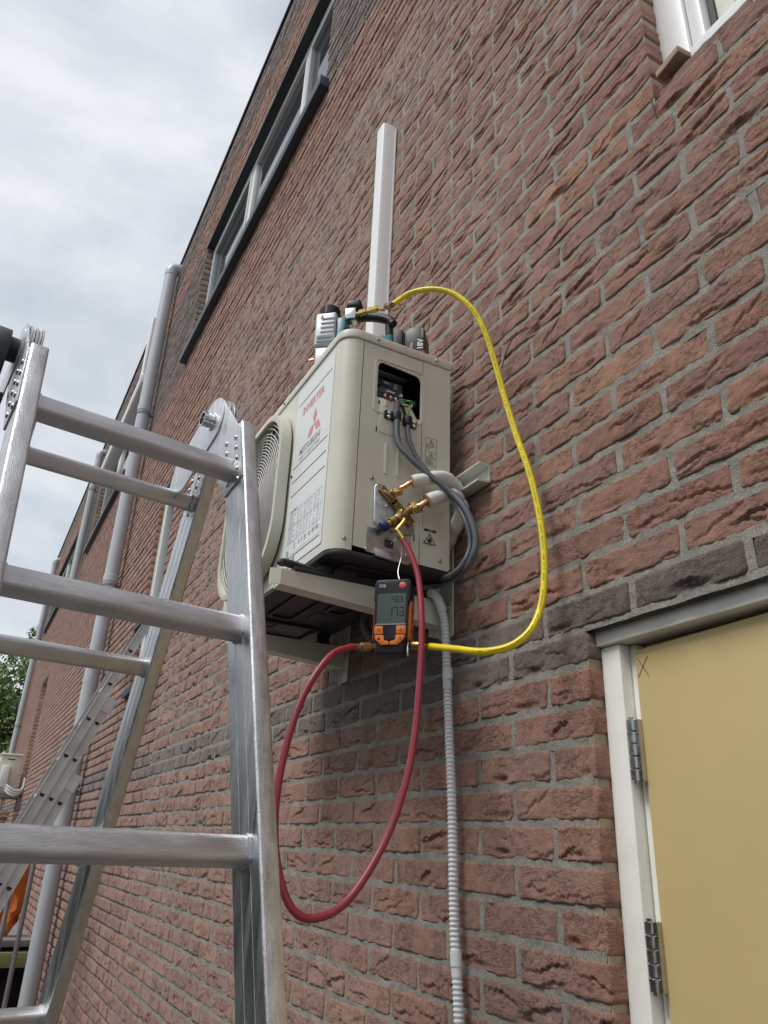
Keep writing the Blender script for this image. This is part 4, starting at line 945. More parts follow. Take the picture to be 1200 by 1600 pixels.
# printed line along the hose
mb = MB(); Pp = resample(P, .0042); rl = random.Random(2)
cumr = 0
for i in range(8, len(Pp)-30):
    if rl.random() < .22: continue
    c = Pp[i]; T = (Pp[i+1]-Pp[i-1]).normalized(); view = (-c).normalized(); s_ = T.cross(view).normalized(); nrm = s_.cross(T).normalized()
    if nrm.dot(view) < 0: nrm = -nrm
    nrm = (Vector((.62, -.76, -.15))).normalized(); nrm = (nrm-T*nrm.dot(T)).normalized(); s_ = T.cross(nrm)
    o_ = c+nrm*.00672; w_ = .00105; l_ = rl.uniform(.0007, .0014)
    mb.add([o_-T*l_-s_*w_, o_+T*l_-s_*w_, o_+T*l_+s_*w_, o_-T*l_+s_*w_], [(0,1,2,3)])
    if rl.random() < .5:
        o2 = o_+T*.0021; mb.add([o2-T*.0003-s_*w_, o2+T*.0003-s_*w_, o2+T*.0003+s_*w_, o2-T*.0003+s_*w_], [(0,1,2,3)])
tag(mb.build('hose_print', mat('hose_print_ink', (.16, .12, .02), .5), t, 0), kind='stuff')
gr_ = at_x(634, 1008, XG); d_ = (gr_-ypts[-1]); L_ = d_.length
mb = MB(); mb.lathe(ypts[-1], d_, [(-.010, .0064), (.006, .0064), (.008, .0046), (L_*.38, .0046), (L_*.40, .0080), (L_*.44, .0088), (L_*.78, .0088), (L_*.80, .0055), (L_, .0046), (L_+.004, .0046)], 16); mb.build('brass_end', M_brass_dk, t, 30)

# gauge, hanging by its hook
gc = at_x(611, 962, XG)
ga = thing('vacuum_gauge', 'black and orange digital vacuum gauge with a small screen hanging below the unit', 'gauge', (XG, gc.y, gc.z-.08))
# local frame: face turned a little to the front-left
gyaw = R(-42); gu = Vector((math.sin(-gyaw)*-1, math.cos(gyaw), 0)).normalized(); gn = Vector((math.cos(gyaw), math.sin(gyaw), 0)).normalized()
gu = Vector((-gn.y, gn.x, 0)); gv = Vector((0, 0, 1)); gv = (gv+gu*.02).normalized()
GC = Vector((XG, gc.y, gc.z))
def gf(u, v, d): return GC+gu*u+gv*v+gn*d
body = [(-.030, -.078), (.028, -.078), (.030, -.045), (.033, -.030), (.034, .02), (.0385, .035), (.0385, .070), (.033, .078), (-.033, .078), (-.0385, .070), (-.0385, .035), (-.034, .020), (-.034, -.030), (-.031, -.045)]
mb = MB(); mb.plate(body, [], gf, -.040, 0); mb.build('body', M_black, ga, 40, bevel=.005, seg=3)
mb = MB(); mb.plate(rrect(-.0345, -.052, .0335, .0745, .007), [], gf, -.002, .0014); mb.build('face', mat('gauge_face', (.008, .009, .014), .35), ga, 30, bevel=.001)
mb = MB(); mb.plate(rrect(-.029, -.016, .029, .046, .002), [], gf, .0014, .0020); mb.build('screen', M_lcd, ga, 30)
mb = MB(); mb.plate(rrect(-.031, -.0195, .031, -.0163, .001, 1), [], gf, .0014, .0024); mb.build('screen_lip', M_sheet, ga, 30)
MLC = mat('lcd_digits', (.006, .010, .009), .4)
def seg7(mb_, ch, u_, v_, w_, h_, t_):
    on = {'0': 'abcdef', '1': 'bc', '2': 'abged', '3': 'abgcd', '4': 'fgbc', '5': 'afgcd', '6': 'afgedc', '7': 'abc', '8': 'abcdefg', '9': 'abcdfg', '-': 'g'}[ch]
    R4 = dict(a=(0, h_-t_, w_, h_), g=(0, h_/2-t_/2, w_, h_/2+t_/2), d=(0, 0, w_, t_), f=(0, h_/2, t_, h_), b=(w_-t_, h_/2, w_, h_), e=(0, 0, t_, h_/2), c=(w_-t_, 0, w_, h_/2))
    for s_ in on:
        a, b2, c, d2 = R4[s_]; mb_.plate([(u_+a, v_+b2), (u_+c, v_+b2), (u_+c, v_+d2), (u_+a, v_+d2)], [], gf, .0020, .0022)
mb = MB()
for k, ch in enumerate('483'): seg7(mb, ch, .000+k*.0085, .027, .0062, .0130, .0015)
for k, ch in enumerate('173'): seg7(mb, ch, -.006+k*.0115, -.002, .0088, .0190, .0019)
mb.build('screen_digits', MLC, ga, 0)
text('gauge_print', '552i', .0085, lambda u, v, d: gf(-.028+u, .060+v, .0014+d), M_ink_white, ga)
mb = MB(); mb.lathe(gf(.0215, .0625, .001), gn, [(0, .0072), (.0012, .0072), (.002, .006), (.0023, .001)], 20); mb.build('red_button', mat('coral_button', (.65, .10, .08), .4), ga)
def obtn(pts): mb = MB(); mb.plate(pts, [], gf, .0012, .0034); mb.build('orange_button', M_orange, ga, 30, bevel=.001)
obtn([(-.032, -.0385), (-.0135, -.0385), (-.0150, -.0215), (-.032, -.0215)]); obtn([(.0125, -.0385), (.032, -.0385), (.032, -.0215), (.0125, -.0215)])
obtn([(-.031, -.0400), (-.0125, -.0400), (-.011, -.050), (-.0008, -.053), (-.0008, -.060), (-.017, -.060), (-.029, -.049)]); obtn([(.031, -.0400), (.0125, -.0400), (.011, -.050), (.0008, -.053), (.0008, -.060), (.017, -.060), (.029, -.049)])
for tx, u_, v_ in (('SET', -.0265, -.0315), ('\u25B3', .020, -.0315)):
    if tx == 'SET': text('button_print', tx, .0058, (lambda a, b2: (lambda u, v, d: gf(a+u, b2+v, .0034+d)))(u_, v_), M_ink, ga)
mb = MB()
for (a, b2) in (((.0195, -.0325), (.0225, -.0270)), ((.0225, -.0270), (.0255, -.0325)), ((.0255, -.0325), (.0195, -.0325))):
    p0, p1 = Vector(a), Vector(b2); t_ = (p1-p0).normalized(); n_ = Vector((-t_.y, t_.x))*.0004
    mb.plate([tuple(p0+n_), tuple(p1+n_), tuple(p1-n_), tuple(p0-n_)], [], gf, .0034, .0037)
mb.build('button_symbol', M_ink, ga, 0); mb = MB(); pc = [(.0215+.003*math.cos(R(a)), -.0475+.003*math.sin(R(a))) for a in range(120, 421, 20)]; pi_ = [(.0215+.0024*math.cos(R(a)), -.0475+.0024*math.sin(R(a))) for a in range(420, 119, -20)]
mb.plate(pc+pi_, [], gf, .0034, .0037); mb.plate([(.0212, -.0475), (.0218, -.0475), (.0218, -.0435), (.0212, -.0435)], [], gf, .0034, .0037); mb.build('button_symbol', M_ink, ga, 0); mb = MB()
mb.plate([(-.0215+.003*math.cos(R(a)), -.0475+.003*math.sin(R(a))) for a in range(0, 360, 45)], [], gf, .0034, .0037); mb.build('button_symbol', M_ink, ga, 0)
# orange grip on the right flank, chrome hanger blade below it, red strip on the left
def flank(u, v, d): return gf(.034+u, v, d)
mb = MB(); mb.plate(rrect(-.034, -.050, -.006, .034, .009), [], lambda a, b2, d: gf(.0335+d, b2, a), .0, .006); mb.build('orange_grip', M_orange, ga, 40, bevel=.002)
for v_ in (.012, -.010, -.030): mb = MB(); mb.plate([(-.032, v_), (-.008, v_+.001), (-.008, v_+.0022), (-.032, v_+.0012)], [], lambda a, b2, d: gf(.0335+d, b2, a), .0055, .0066); mb.build('grip_groove', M_black, ga, 0)
mb = MB(); mb.plate([(-.030, -.078), (-.012, -.078), (-.014, -.048), (-.028, -.050)], [], lambda a, b2, d: gf(.031+d, b2, a), .0, .0045); mb.build('port_block', M_chrome, ga, 30, bevel=.001)
mb = MB(); mb.plate([(-.006, -.05), (-.002, -.05), (-.002, .03), (-.006, .03)], [], lambda a, b2, d: gf(-.0350+d, b2, a), -.0015, .0); mb.build('red_strip', mat('red_trim', (.5, .05, .06), .4), ga)
# hook wire from the unit's drain slot to the gauge
hw = [Vector((XS+.004, .707, .600)), Vector((XS+.016, .712, .604)), Vector((XS+.022, .722, .590)), at_x(627, 870, XS+.024), at_x(622, 893, XS+.03), gf(.010, .079, -.016)]
tag((lambda b: (b.tube(spline(hw, 8), .0014, 8), b.build('hook_wire', M_steel, None, 60))[1])(MB()), 'thin bent steel wire hook between the unit and the gauge', 'hook')

# ------------------------------------------------------------------ vacuum pump on top of the unit
pu = thing('vacuum_pump', 'teal and silver cordless vacuum pump with black handle and battery, standing on the unit', 'vacuum pump', (-1.45, .70, ZTOP))
pa = Vector((.66, .75, 0)).normalized(); pb = Vector((-pa.y, pa.x, 0)); PO = Vector((-1.548, .612, ZTOP))
def pf(a, b, z): return PO+pa*a+pb*b+Vector((0, 0, z))
def pbox(mb_, a0, a1, b0, b1, z0_, z1_): mb_.obox(pf((a0+a1)/2, (b0+b1)/2, (z0_+z1_)/2), pa*(a1-a0)/2, pb*(b1-b0)/2, (0, 0, (z1_-z0_)/2))
mb = MB(); pbox(mb, -.027, .030, -.045, .035, .062, .168); mb.build('oil_reservoir', M_silver, pu, bevel=.007, seg=3)
mb = MB(); pbox(mb, -.022, .028, -.040, .030, .004, .060); mb.build('oil_sump', M_silver, pu, bevel=.004)
mb = MB()
for z_ in (.146, .132, .118, .104): pbox(mb, -.010, .027, -.047, -.0445, z_-.002, z_+.002)
mb.build('vent_slot', M_ink_grey, pu)
for z_ in (.088, .075): mb = MB(); pbox(mb, -.018, .024, -.0475, -.044, z_-.004, z_+.004); mb.build('sight_glass', mat('sight_glass_grey', (.30, .33, .33), .2), pu)
mb = MB(); mb.lathe(pf(0, -.008, .168), (0, 0, 1), [(0, .022), (.008, .022), (.009, .026), (.034, .026), (.038, .022), (.039, .001)], 24); mb.build('filler_cap', M_black, pu)
for k in range(16):
    a = 2*math.pi*k/16; mb = MB(); mb.obox(pf(0, -.008, .189)+Vector((math.cos(a), math.sin(a), 0))*.026, Vector((math.cos(a), math.sin(a), 0))*.0016, Vector((-math.sin(a), math.cos(a), 0))*.0026, (0, 0, .012)); mb.build('cap_rib', M_black, pu)
mb = MB(); mb.plate([(-.006, .148), (.0, .163), (.006, .148)], [], lambda u, v, d: pf(-.008+u, -.0452-d, v), 0, .0006); mb.build('warning_mark', mat('amber_print', (.35, .24, .05), .5), pu)
mb = MB(); mb.lathe(pf(-.030, -.02, .035), -pa, [(0, .006), (.008, .006), (.008, .0045), (.014, .0045)], 10); mb.build('drain_plug', M_copper, pu)
mb = MB(); pbox(mb, .031, .055, -.040, .040, .004, .150); mb.build('pump_head', M_teal, pu, bevel=.004)
mb = MB(); pbox(mb, .056, .185, -.036, .045, .004, .083); mb.build('motor_housing', M_teal, pu, bevel=.010, seg=3)
mb = MB(); mb.add(*text_mesh('makita', .026, lambda u, v, d: pf(.082+u, -.0368-d, .056+v), bold=.0006)); mb.build('housing_print', M_ink_white, pu, 0)
mb = MB(); pbox(mb, .048, .078, -.030, .0, .151, .186); mb.build('valve_block', M_steel, pu, bevel=.003)
mb = MB(); pbox(mb, .050, .090, -.032, .008, .188, .212); mb.build('isolation_knob', M_black, pu, bevel=.007, seg=3)
mb = MB(); mb.lathe(pf(.078, -.022, .168), (.78, .60, 0.02), [(0, .006), (.010, .006), (.010, .0095), (.030, .0095), (.031, .006), (.036, .006), (.037, .0092), (.060, .0095), (.064, .006), (.070, .0045)], 6); mb.build('inlet_fitting', M_brass, pu, 25)
endf = pf(.078, -.022, .168)+Vector((.78, .60, .02)).normalized()*.066
he = ypts[0]
mb = MB(); mb.tube(spline([endf, endf.lerp(he, .35)+Vector((0, 0, -.008)), endf.lerp(he, .7)], 6), .0048, 10); mb.build('brass_bend', M_brass, pu, 60)
dd = (he-endf.lerp(he, .62)); mb = MB(); mb.lathe(endf.lerp(he, .62), dd, [(0, .0068), (.004, .0085), (.020, .0085), (.021, .0070), (dd.length+.006, .0072)], 10); mb.build('hose_nut', M_brass_dk, pu, 30)
hp = endf.lerp(he, .72); mb = MB(); mb.obox(hp+Vector((.020, .010, -.008)), (.008, .005, .002), (-.003, .005, .001), (0, -.001, .0075)); mb.obox(hp+Vector((.044, .024, -.001)), (.011, .006, .003), (-.003, .005, .001), (0, -.001, .006)); mb.tube([hp, hp+Vector((.05, .028, 0))], .0022, 8); mb.build('valve_lever', mat('tinned_lever', (.78, .70, .62), .3, .8), pu, 30, bevel=.001)
mb = MB(); mb.tube(spline([pf(.062, .018, .186), pf(.090, .018, .188), pf(.130, .015, .178), pf(.160, .012, .162), pf(.172, .010, .146)], 8), [.013]*28+[.0125]*5, 14); mb.build('carry_handle', M_black, pu, 60)
mb = MB(); mb.tube([pf(.158, .02, .150), pf(.164, .02, .07)], .011, 10); mb.build('handle_post', M_black, pu, 60)
mb = MB(); pbox(mb, .186, .210, -.040, .045, .004, .088); mb.build('battery_mount', M_black, pu, bevel=.003)
mb = MB(); pbox(mb, .2103, .2145, -.034, .036, .024, .084); mb.build('mount_latch', M_black, pu, bevel=.001)
mb = MB(); PP = [(.215, .012), (.215, .080), (.228, .094), (.258, .097), (.264, .092), (.266, .018), (.262, .012)]
mb.prism([pf(a, -.036, z) for a, z in PP], [pf(a, .038, z) for a, z in PP]); mb.build('battery', mat('battery_grey', (.035, .036, .040), .45), pu, 30, bevel=.004)
mb = MB(); pbox(mb, .212, .270, -.040, .042, .0, .018); mb.build('battery_base', M_redpl, pu, bevel=.006)
def bfn(a, z): return lambda u, v, d: pf(a+u*.0-v, -.0365-d, z+u)
mb = MB(); mb.add(*text_mesh('18V', .020, lambda u, v, d: pf(.262-v, -.0365-d, .022+u), bold=.0006)); mb.add(*text_mesh('5.0Ah', .010, lambda u, v, d: pf(.236-v, -.0365-d, .022+u))); mb.add(*text_mesh('LITHIUM', .007, lambda u, v, d: pf(.263-v, -.0365-d, .060+u))); mb.build('battery_print', M_ink_white, pu, 0)

# ================================================================== FOLDING LADDER (near)
def ladder_frame(A, az, tilt, L_):
    rd = Vector((math.cos(az), math.sin(az), 0)); hd = Vector((math.sin(az), -math.cos(az), 0))
    dn = Vector((0, 0, -1))*math.cos(tilt)+hd*math.sin(tilt); nn = rd.cross(dn).normalized()
    return Vector(A), rd, dn, nn
fl_ = thing('folding_ladder', 'large aluminium folding ladder standing open in the left foreground', 'ladder', (-1.05, .12, GROUND))
RT, RW = .024, .066      # rail thickness (along the rungs) and width
def round_bar(mb_, p0, p1, a, b_, r_, n=4):
    # rounded rectangular bar, a and b_ are half-extent vectors
    la, lb = a.length, b_.length; ua, ub = a/la, b_/lb; ring = []
    for cx, cy, a0 in ((la-r_, lb-r_, 0), (-la+r_, lb-r_, 90), (-la+r_, -lb+r_, 180), (la-r_, -lb+r_, 270)):
        for k in range(n+1): t = R(a0+90*k/n); ring.append((cx+r_*math.cos(t), cy+r_*math.sin(t)))
    mb_.prism([p0+ua*u+ub*v for u, v in ring], [p1+ua*u+ub*v for u, v in ring])
def ladder_half(A, az, tilt, L_, top, rungs, rail_len, sgn, sp=.28):
    A, rd, dn, nn = ladder_frame(A, az, tilt, L_)
    for s_, c in ((1, A+rd*RT/2), (-1, A-rd*(L_+RT/2))):
        mb = MB(); round_bar(mb, c-dn*top, c+dn*rail_len, rd*RT/2, nn*RW/2, .0035, 3)
        mb.build('rail', M_alu, fl_, 40)
        for w_ in (-.011, .011):
            for f_ in (-1, 1):
                mb = MB(); q0 = c+rd*f_*(RT/2-.0001)+nn*w_; mb.obox((q0-dn*top+q0+dn*rail_len)/2, dn*(rail_len+top)/2, rd*.0004, nn*.0006); mb.build('rail_rib', M_alu, fl_, 0)
    for k in rungs:
        c = A+dn*sp*k; mb = MB(); round_bar(mb, c+rd*.001, c-rd*(L_+.001), dn*.0148, nn*.0148, .0065, 4); mb.build('rung', M_alu_r, fl_, 40)
        for e_ in (c-rd*.002, c-rd*(L_-.002)):
            mb = MB(); round_bar(mb, e_+rd*.0022, e_-rd*.0022, dn*.0164, nn*.0164, .007, 4); mb.build('weld_collar', M_alu, fl_, 40)
    return A, rd, dn, nn
AZ = 1.709; LN = .295; LN2 = .294
A1, rd, dn1, nn1 = ladder_half((-1.038, .271, .524), AZ, .313, LN, .086, range(0, 9), 2.36, 1)
A2, _, dn2, nn2 = ladder_half((-1.300, .2685, .571), AZ, -.385, LN2, .060, range(0, 8), 2.50, -1, .310)
# hinge plates and pins on both sides
hcol = M_alu
def disc(mb_, c, ax_, r_, t_, n=28): mb_.lathe(c, ax_, [(-t_/2, r_), (t_/2, r_)], n)
for s_, cN, cF in ((1, A1+rd*RT/2, A2+rd*RT/2), (-1, A1-rd*(LN+RT/2), A2-rd*(LN2+RT/2))):
    hub = cN+Vector((math.sin(AZ), -math.cos(AZ), 0))*-.112; hub.z = .664
    for off, rr1 in ((-.0085, .044), (-.0045, .044), (.0, .044), (.0045, .044), (.0085, .044)):
        mb = MB(); disc(mb, hub+rd*off, rd, rr1 if abs(off) != .0045 else .041, .0032); mb.build('hinge_plate', M_alu, fl_, 40)
    for c, d_, o_, n_ in ((cN, dn1, -.0135, nn1), (cF, dn2, -.0160, nn2)):
        base_ = c+rd*o_; top_ = base_-d_*(.072 if c is cN else .062); tip = hub+rd*o_; pl = []
        n2 = n_; w_ = .030
        bot = base_-d_*(-.030 if c is cN else .0)
        a_, b2, c2, d2 = bot-n2*w_, bot+n2*w_, top_+n2*w_, top_-n2*w_
        mb = MB(); t_ = rd*.0014
        circ = [tip+(Vector((0, 0, 1))*math.cos(R(q_))+rd.cross(Vector((0, 0, 1)))*math.sin(R(q_)))*.0445 for q_ in range(0, 360, 15)]
        # convex hull of rail tongue and hub disc, in the plate plane
        e1 = (rd.cross(Vector((0, 0, 1)))).normalized(); e2 = Vector((0, 0, 1)); P2 = [((p_-tip).dot(e1), (p_-tip).dot(e2)) for p_ in circ+[a_, b2, c2, d2]]
        P2 = sorted(set(P2)); 
        def cross_(o, a, b): return (a[0]-o[0])*(b[1]-o[1])-(a[1]-o[1])*(b[0]-o[0])
        lo = []
        for p_ in P2:
            while len(lo) >= 2 and cross_(lo[-2], lo[-1], p_) <= 0: lo.pop()
            lo.append(p_)
        hi = []
        for p_ in reversed(P2):
            while len(hi) >= 2 and cross_(hi[-2], hi[-1], p_) <= 0: hi.pop()
            hi.append(p_)
        hull = lo[:-1]+hi[:-1]
        mb.plate(hull, [], lambda u, v, d: tip+e1*u+e2*v+rd*d, -.0012, .0012); mb.build('hinge_arm', M_alu, fl_, 40, bevel=.0005)
        # rivets
        for q_ in range(5):
            for w2 in (-.016, .016):
                rp2 = base_-d_*(.060-.022*q_+(.013 if w2 > 0 else 0))*(1 if c is cN else .8)+n2*w2
                mb = MB(); mb.lathe(rp2, -rd, [(0, .0046), (.0022, .0044), (.0036, .0030), (.0040, .001)], 10); mb.build('rivet', M_steel, fl_, 40)
    if s_ > 0:
        mb = MB(); mb.lathe(hub-rd*.0165, -rd, [(0, .0165), (.004, .0165), (.0042, .0130), (.019, .0130), (.019, .0112), (.004, .0110)], 24); mb.build('pivot_tube', M_chrome, fl_, 40)
        mb = MB(); disc(mb, hub-rd*.0142+Vector((0, 0, .020)), rd, .006, .003, 16); mb.build('latch_dot', M_steel, fl_, 40)
    else:
        o_ = hub-rd*.016
        mb = MB(); mb.lathe(o_, -rd, [(0, .019), (.018, .019), (.020, .016), (.024, .015)], 24); mb.build('lock_spring_cup', M_bluegrey, fl_, 40)
        arc = [o_-rd*.036+Vector((-1, -.0, 0))*(.040*math.sin(R(a)))+Vector((0, 0, 1))*(.045*math.cos(R(a))) for a in range(-25, 186, 15)]
        mb = MB()
        for i_ in range(len(arc)-1):
            pass
        e1 = rd.cross(Vector((0, 0, 1))).normalized(); oo = o_-rd*.026-Vector((0, 0, .028))
        ou = [(.052*math.cos(R(a)), .052*math.sin(R(a))) for a in range(20, 251, 10)]; ii = [(.038*math.cos(R(a)), .038*math.sin(R(a))) for a in range(250, 19, -10)]
        mb.plate(ou+ii, [], lambda u, v, d: oo-e1*u*1.0+Vector((0, 0, 1))*v+rd*d, -.008, .010); mb.plate(rrect(-.012, -.045, .012, .045, .006), [], lambda u, v, d: oo+e1*u+Vector((0, 0, 1))*v+rd*d, -.008, .004); mb.build('lock_lever', M_bluegrey, fl_, 40, bevel=.002)
        mb = MB(); mb.lathe(oo-e1*.02-Vector((0, 0, .048)), rd, [(-.01, .011), (.024, .011)], 16); mb.build('lever_pin', M_bluegrey, fl_, 40)

# ================================================================== EXTENSION LADDER leaning on the wall
XLd = -5.25
el = thing('extension_ladder', 'three part aluminium extension ladder leaning against the wall beside the downpipe', 'ladder', (XLd, .1, GROUND))
top = Vector((XLd, .935, 1.285)); H0 = at_x(204, 1017, XLd); H1 = at_x(66, 1241, XLd); sl = (H1-H0).normalized(); nl = Vector((0, -sl.z, sl.y)).normalized()
if nl.y < 0: nl = -nl
def on(s_, w_): return H0+sl*s_+nl*w_       # s_ metres down the rail from the first hole, w_ towards the wall
pitch = (H1-H0).length/4
for k, (w0, sA) in enumerate(((0.0, -.30), (.062, pitch*2-.12), (.124, pitch*4-.14))):
    w0 = -w0 if False else w0
    for xo in (0, -.38 if k else -.42):
        c0, c1 = on(sA, -w0 if False else 0), None
# sections are stacked: inner section nearest the wall is the longest seen, the outer ones end lower and sit to the right
HT = .058
for k, sA in enumerate((-.26, pitch*2-.155, pitch*4-.16)):
    off = HT*1.02*k
    P0, P1 = on(sA, off), on(5.6 if k else 4.9, off)
    for xo in (0, -.40):
        mb = MB(); a = nl*(HT/2-.001); prof = []
        mb.obox((P0+P1)/2+Vector((xo, 0, 0)), (P1-P0)/2, a, Vector((.004, 0, 0)))
        for s_ in (-1, 1): mb.obox((P0+P1)/2+nl*s_*(HT/2-.0025)+Vector((xo+.008, 0, 0)), (P1-P0)/2, nl*.0022, Vector((.007, 0, 0)))
        mb.build('rail', M_alu_old, el, 20)
    j = 0
    for q_ in range(-1, 20):
        s_ = pitch*q_
        if s_ < sA+.08 or s_ > 4.7: continue
        c = on(s_, off); mb = MB(); mb.lathe(c+Vector((.001, 0, 0)), (-1, 0, 0), [(0, .015), (.402, .015)], 10); mb.build('rung', M_alu_old, el, 40)
        mb = MB(); e1 = nl; pts = [(.015*math.cos(R(a)), .015*math.sin(R(a))) for a in range(180, 361, 30)]+[(.015, .006), (-.015, .006)]
        mb.plate(pts, [], lambda u, v, d: c+Vector((.0045+d, 0, 0))+nl*u-Vector((0, 0, 0))+(-sl)*v, 0, .001); mb.build('rung_hole', M_black, el, 0)
        mb = MB(); po = [(u*1.35, v*1.35) for u, v in pts]; mb.plate(po, [pts], lambda u, v, d: c+Vector((.0045+d, 0, 0))+nl*u+(-sl)*v, 0, .0022); mb.build('rung_collar', M_alu_old, el, 0)
    if k: 
        c = on(sA+.03, off+.004); mb = MB(); mb.obox(c+Vector((.008, 0, 0)), sl*.05, nl*.036, Vector((.004, 0, 0))); mb.build('guide_bracket', M_alu_old, el)
mb = MB(); c = on(-.29, 0); mb.obox(c+Vector((-.2, 0, 0)), sl*.05, nl*.034, Vector((.225, 0, 0))); mb.build('top_cap', mat('green_black_cap', (.012, .06, .055), .5), el, bevel=.004)

# ================================================================== DOWNPIPES
def downpipe(label, X, Y, r, zt, zb, grp, clamps, mm=M_grey_pvc, bend=True):
    t = thing('downpipe', label, 'downpipe', (X, Y, zb), grp)
    mb = MB(); mb.lathe((X, Y, zb), (0, 0, 1), [(0, r), (zt-zb, r)], 24); mb.build('pipe', mm, t)
    for z_ in clamps:
        mb = MB(); mb.lathe((X, Y, z_), (0, 0, 1), [(0, r*1.01), (.003, r*1.08), (.060, r*1.08), (.064, r*1.01)], 24); mb.build('socket', mm, t)
        mb = MB(); mb.lathe((X, Y, z_-.035), (0, 0, 1), [(0, r*1.10), (.018, r*1.10)], 24); mb.box((X-.012, Y+r, z_-.034), (X+.012, YW+.006, z_-.018)); mb.build('pipe_clip', M_sheet, t)
    if bend:
        mb = MB(); mb.tube(spline([(X, Y, zt-.02), (X, Y, zt+.03), (X, Y+.02, zt+.075), (X, Y+.06, zt+.09), (X, YW+.05, zt+.09)], 6), r*1.06, 20); mb.build('bend', mm, t, 50)
G_DP = 'grey downpipes on the brick wall'
downpipe('thick grey plastic downpipe nearest the camera, running full height behind the ladders', -6.86, .815, .062, 5.60, GROUND, G_DP, (3.86, 2.08, .35))
downpipe('middle grey downpipe between the second and third upper windows', -11.35, .83, .050, 5.40, 3.15, G_DP, (4.85, 3.2))
downpipe('farthest grey downpipe at the left end of the wall', -17.0, .83, .055, 5.35, GROUND, G_DP, (3.4, 1.95, .6))
downpipe('short white plastic pipe just behind the top of the thick downpipe', -7.42, .80, .028, 5.38, 4.55, None, (4.56,), M_white_pvc, False)

# ================================================================== FAR OUTDOOR UNIT, yard things
fu = thing('air_conditioner', 'small far away outdoor unit with a white valve cover at the left edge', 'air conditioner', (-13.3, .65, .55))
mb = MB(); mb.box((-13.70, .505, .545), (-12.90, .80, 1.045)); mb.build('casing', M_casing, fu, bevel=.015)
mb = MB(); mb.box((-13.72, .495, 1.046), (-12.885, .81, 1.075)); mb.build('lid', M_frame, fu, bevel=.008)
mb = MB(); mb.box((-12.899, .55, .60), (-12.82, .66, .90)); mb.build('valve_cover', M_frame2, fu, bevel=.02)
mb = MB(); mb.box((-12.899, .60, .985), (-12.895, .70, 1.00)); mb.build('handle_recess', M_under, fu)
fb = thing('wall_bracket', 'dark steel bracket under the far outdoor unit', 'bracket', (-13, .9, .45))
for x_ in (-12.95, -13.6):
    mb = MB(); mb.box((x_-.02, .48, .470), (x_+.02, .895, .520)); mb.build('arm', M_sheet, fb); mb = MB(); mb.box((x_-.02, .875, .30), (x_+.02, .9, .85)); mb.build('post', M_sheet, fb)
for k in range(3):
    mb = MB(); mb.tube(spline([(-12.86, .63, .66-.03*k), (-12.80, .70, .60-.04*k), (-12.80, .80, .56-.03*k), (-12.85, .88, .60-.01*k), (-12.9, .89, .75)], 6), .017, 8)
    tag(mb.build('insulated_pipe', M_insul, None, 60), ('uppermost', 'middle', 'lowest')[k]+' of three pale insulated pipes looping from the far outdoor unit to the wall', 'pipe', 'pipes of the far outdoor unit')
# garden shed roof slab with stacked tiles below the far unit
sh = thing('garden_store', 'low dark garden store with stacked roof tiles on it under the far outdoor unit', 'shed', (-11.6, .4, GROUND))
mb = MB(); mb.box((-13.2, -.25, GROUND), (-10.9, .86, .02)); mb.build('walls', mat('dark_boards', (.05, .045, .04), .8, 0, .2, 10), sh, bevel=.01)
mb = MB(); mb.box((-13.3, -.32, .022), (-10.8, .88, .085)); mb.build('roof_slab', M_sheet, sh, bevel=.008)
rz = random.Random(9)
for k in range(9):
    x_ = -11.2-.25*(k % 4); y_ = .25+.18*(k % 3); z_ = .0865+.055*(k//4)
    mb = MB(); mb.box((x_-.11, y_-.07, z_), (x_+.11, y_+.07, z_+.05)); o = mb.build('roof_tile', M_wood if k % 3 else mat('dark_tile', (.07, .06, .06), .8), None, bevel=.006)
    tag(o, 'old brown tile in the pile on the garden store', 'tile', 'tiles piled on the garden store')
# orange tarp
XT = -7.9
mb = MB(); c = [at_x(52, 1335, XT), at_x(40, 1420, XT), at_x(24, 1450, XT), at_x(4, 1478, XT), at_x(-14, 1470, XT), at_x(-20, 1335, XT)]
rz = random.Random(1); vs = []; nn_ = 13; mm_ = 12
tl_, tr_ = at_x(-25, 1320, XT), at_x(50, 1335, XT)
for i in range(nn_):
    for j in range(mm_):
        u, v = i/(nn_-1), j/(mm_-1); wl = -25+8*v; wr = 50-10*v-30*max(v-.6, 0); px_ = wl+(wr-wl)*u; py_ = 1325+v*(150-35*u*u)
        p_ = at_x(px_, py_, XT); p_.x += .05*math.sin(u*9+v*3)+.03*math.sin(v*14+u*5)+rz.uniform(-.012, .012); vs.append(p_)
mb.add(vs, [(i*mm_+j, i*mm_+j+1, (i+1)*mm_+j+1, (i+1)*mm_+j) for i in range(nn_-1) for j in range(mm_-1)]); tag(mb.build('tarp', M_tarp, None, 30), 'crumpled orange tarpaulin hanging at the lower left behind the long ladder', 'tarpaulin')
for k, (a, b_, l) in enumerate((((57, 1330), (6, 1600), 'grey metal pole standing right of the orange tarpaulin'), ((20, 1375), (-30, 1600), 'grey metal pole standing in front of the orange tarpaulin'))):
    p0 = at_x(*a, -7.3); mb = MB(); mb.lathe((p0.x, p0.y, GROUND), (0, 0, 1), [(0, .019), (p0.z-GROUND+.05, .019)], 12); tag(mb.build('pole', M_sheet, None), l, 'pole')
wb = thing('work_bench', 'long bench with a yellow green edge board at the lower left', 'bench', (-8.3, 0, GROUND))
pz = at_x(30, 1500, -7.6).z
mb = MB(); mb.box((-7.75, -1.2, pz-.055), (-7.60, .84, pz+.055)); mb.build('edge_board', M_plank, wb, bevel=.004)
mb = MB(); mb.box((-9.6, -1.2, pz+.09), (-7.62, .86, pz+.14)); mb.build('top', M_sheet, wb, bevel=.004)
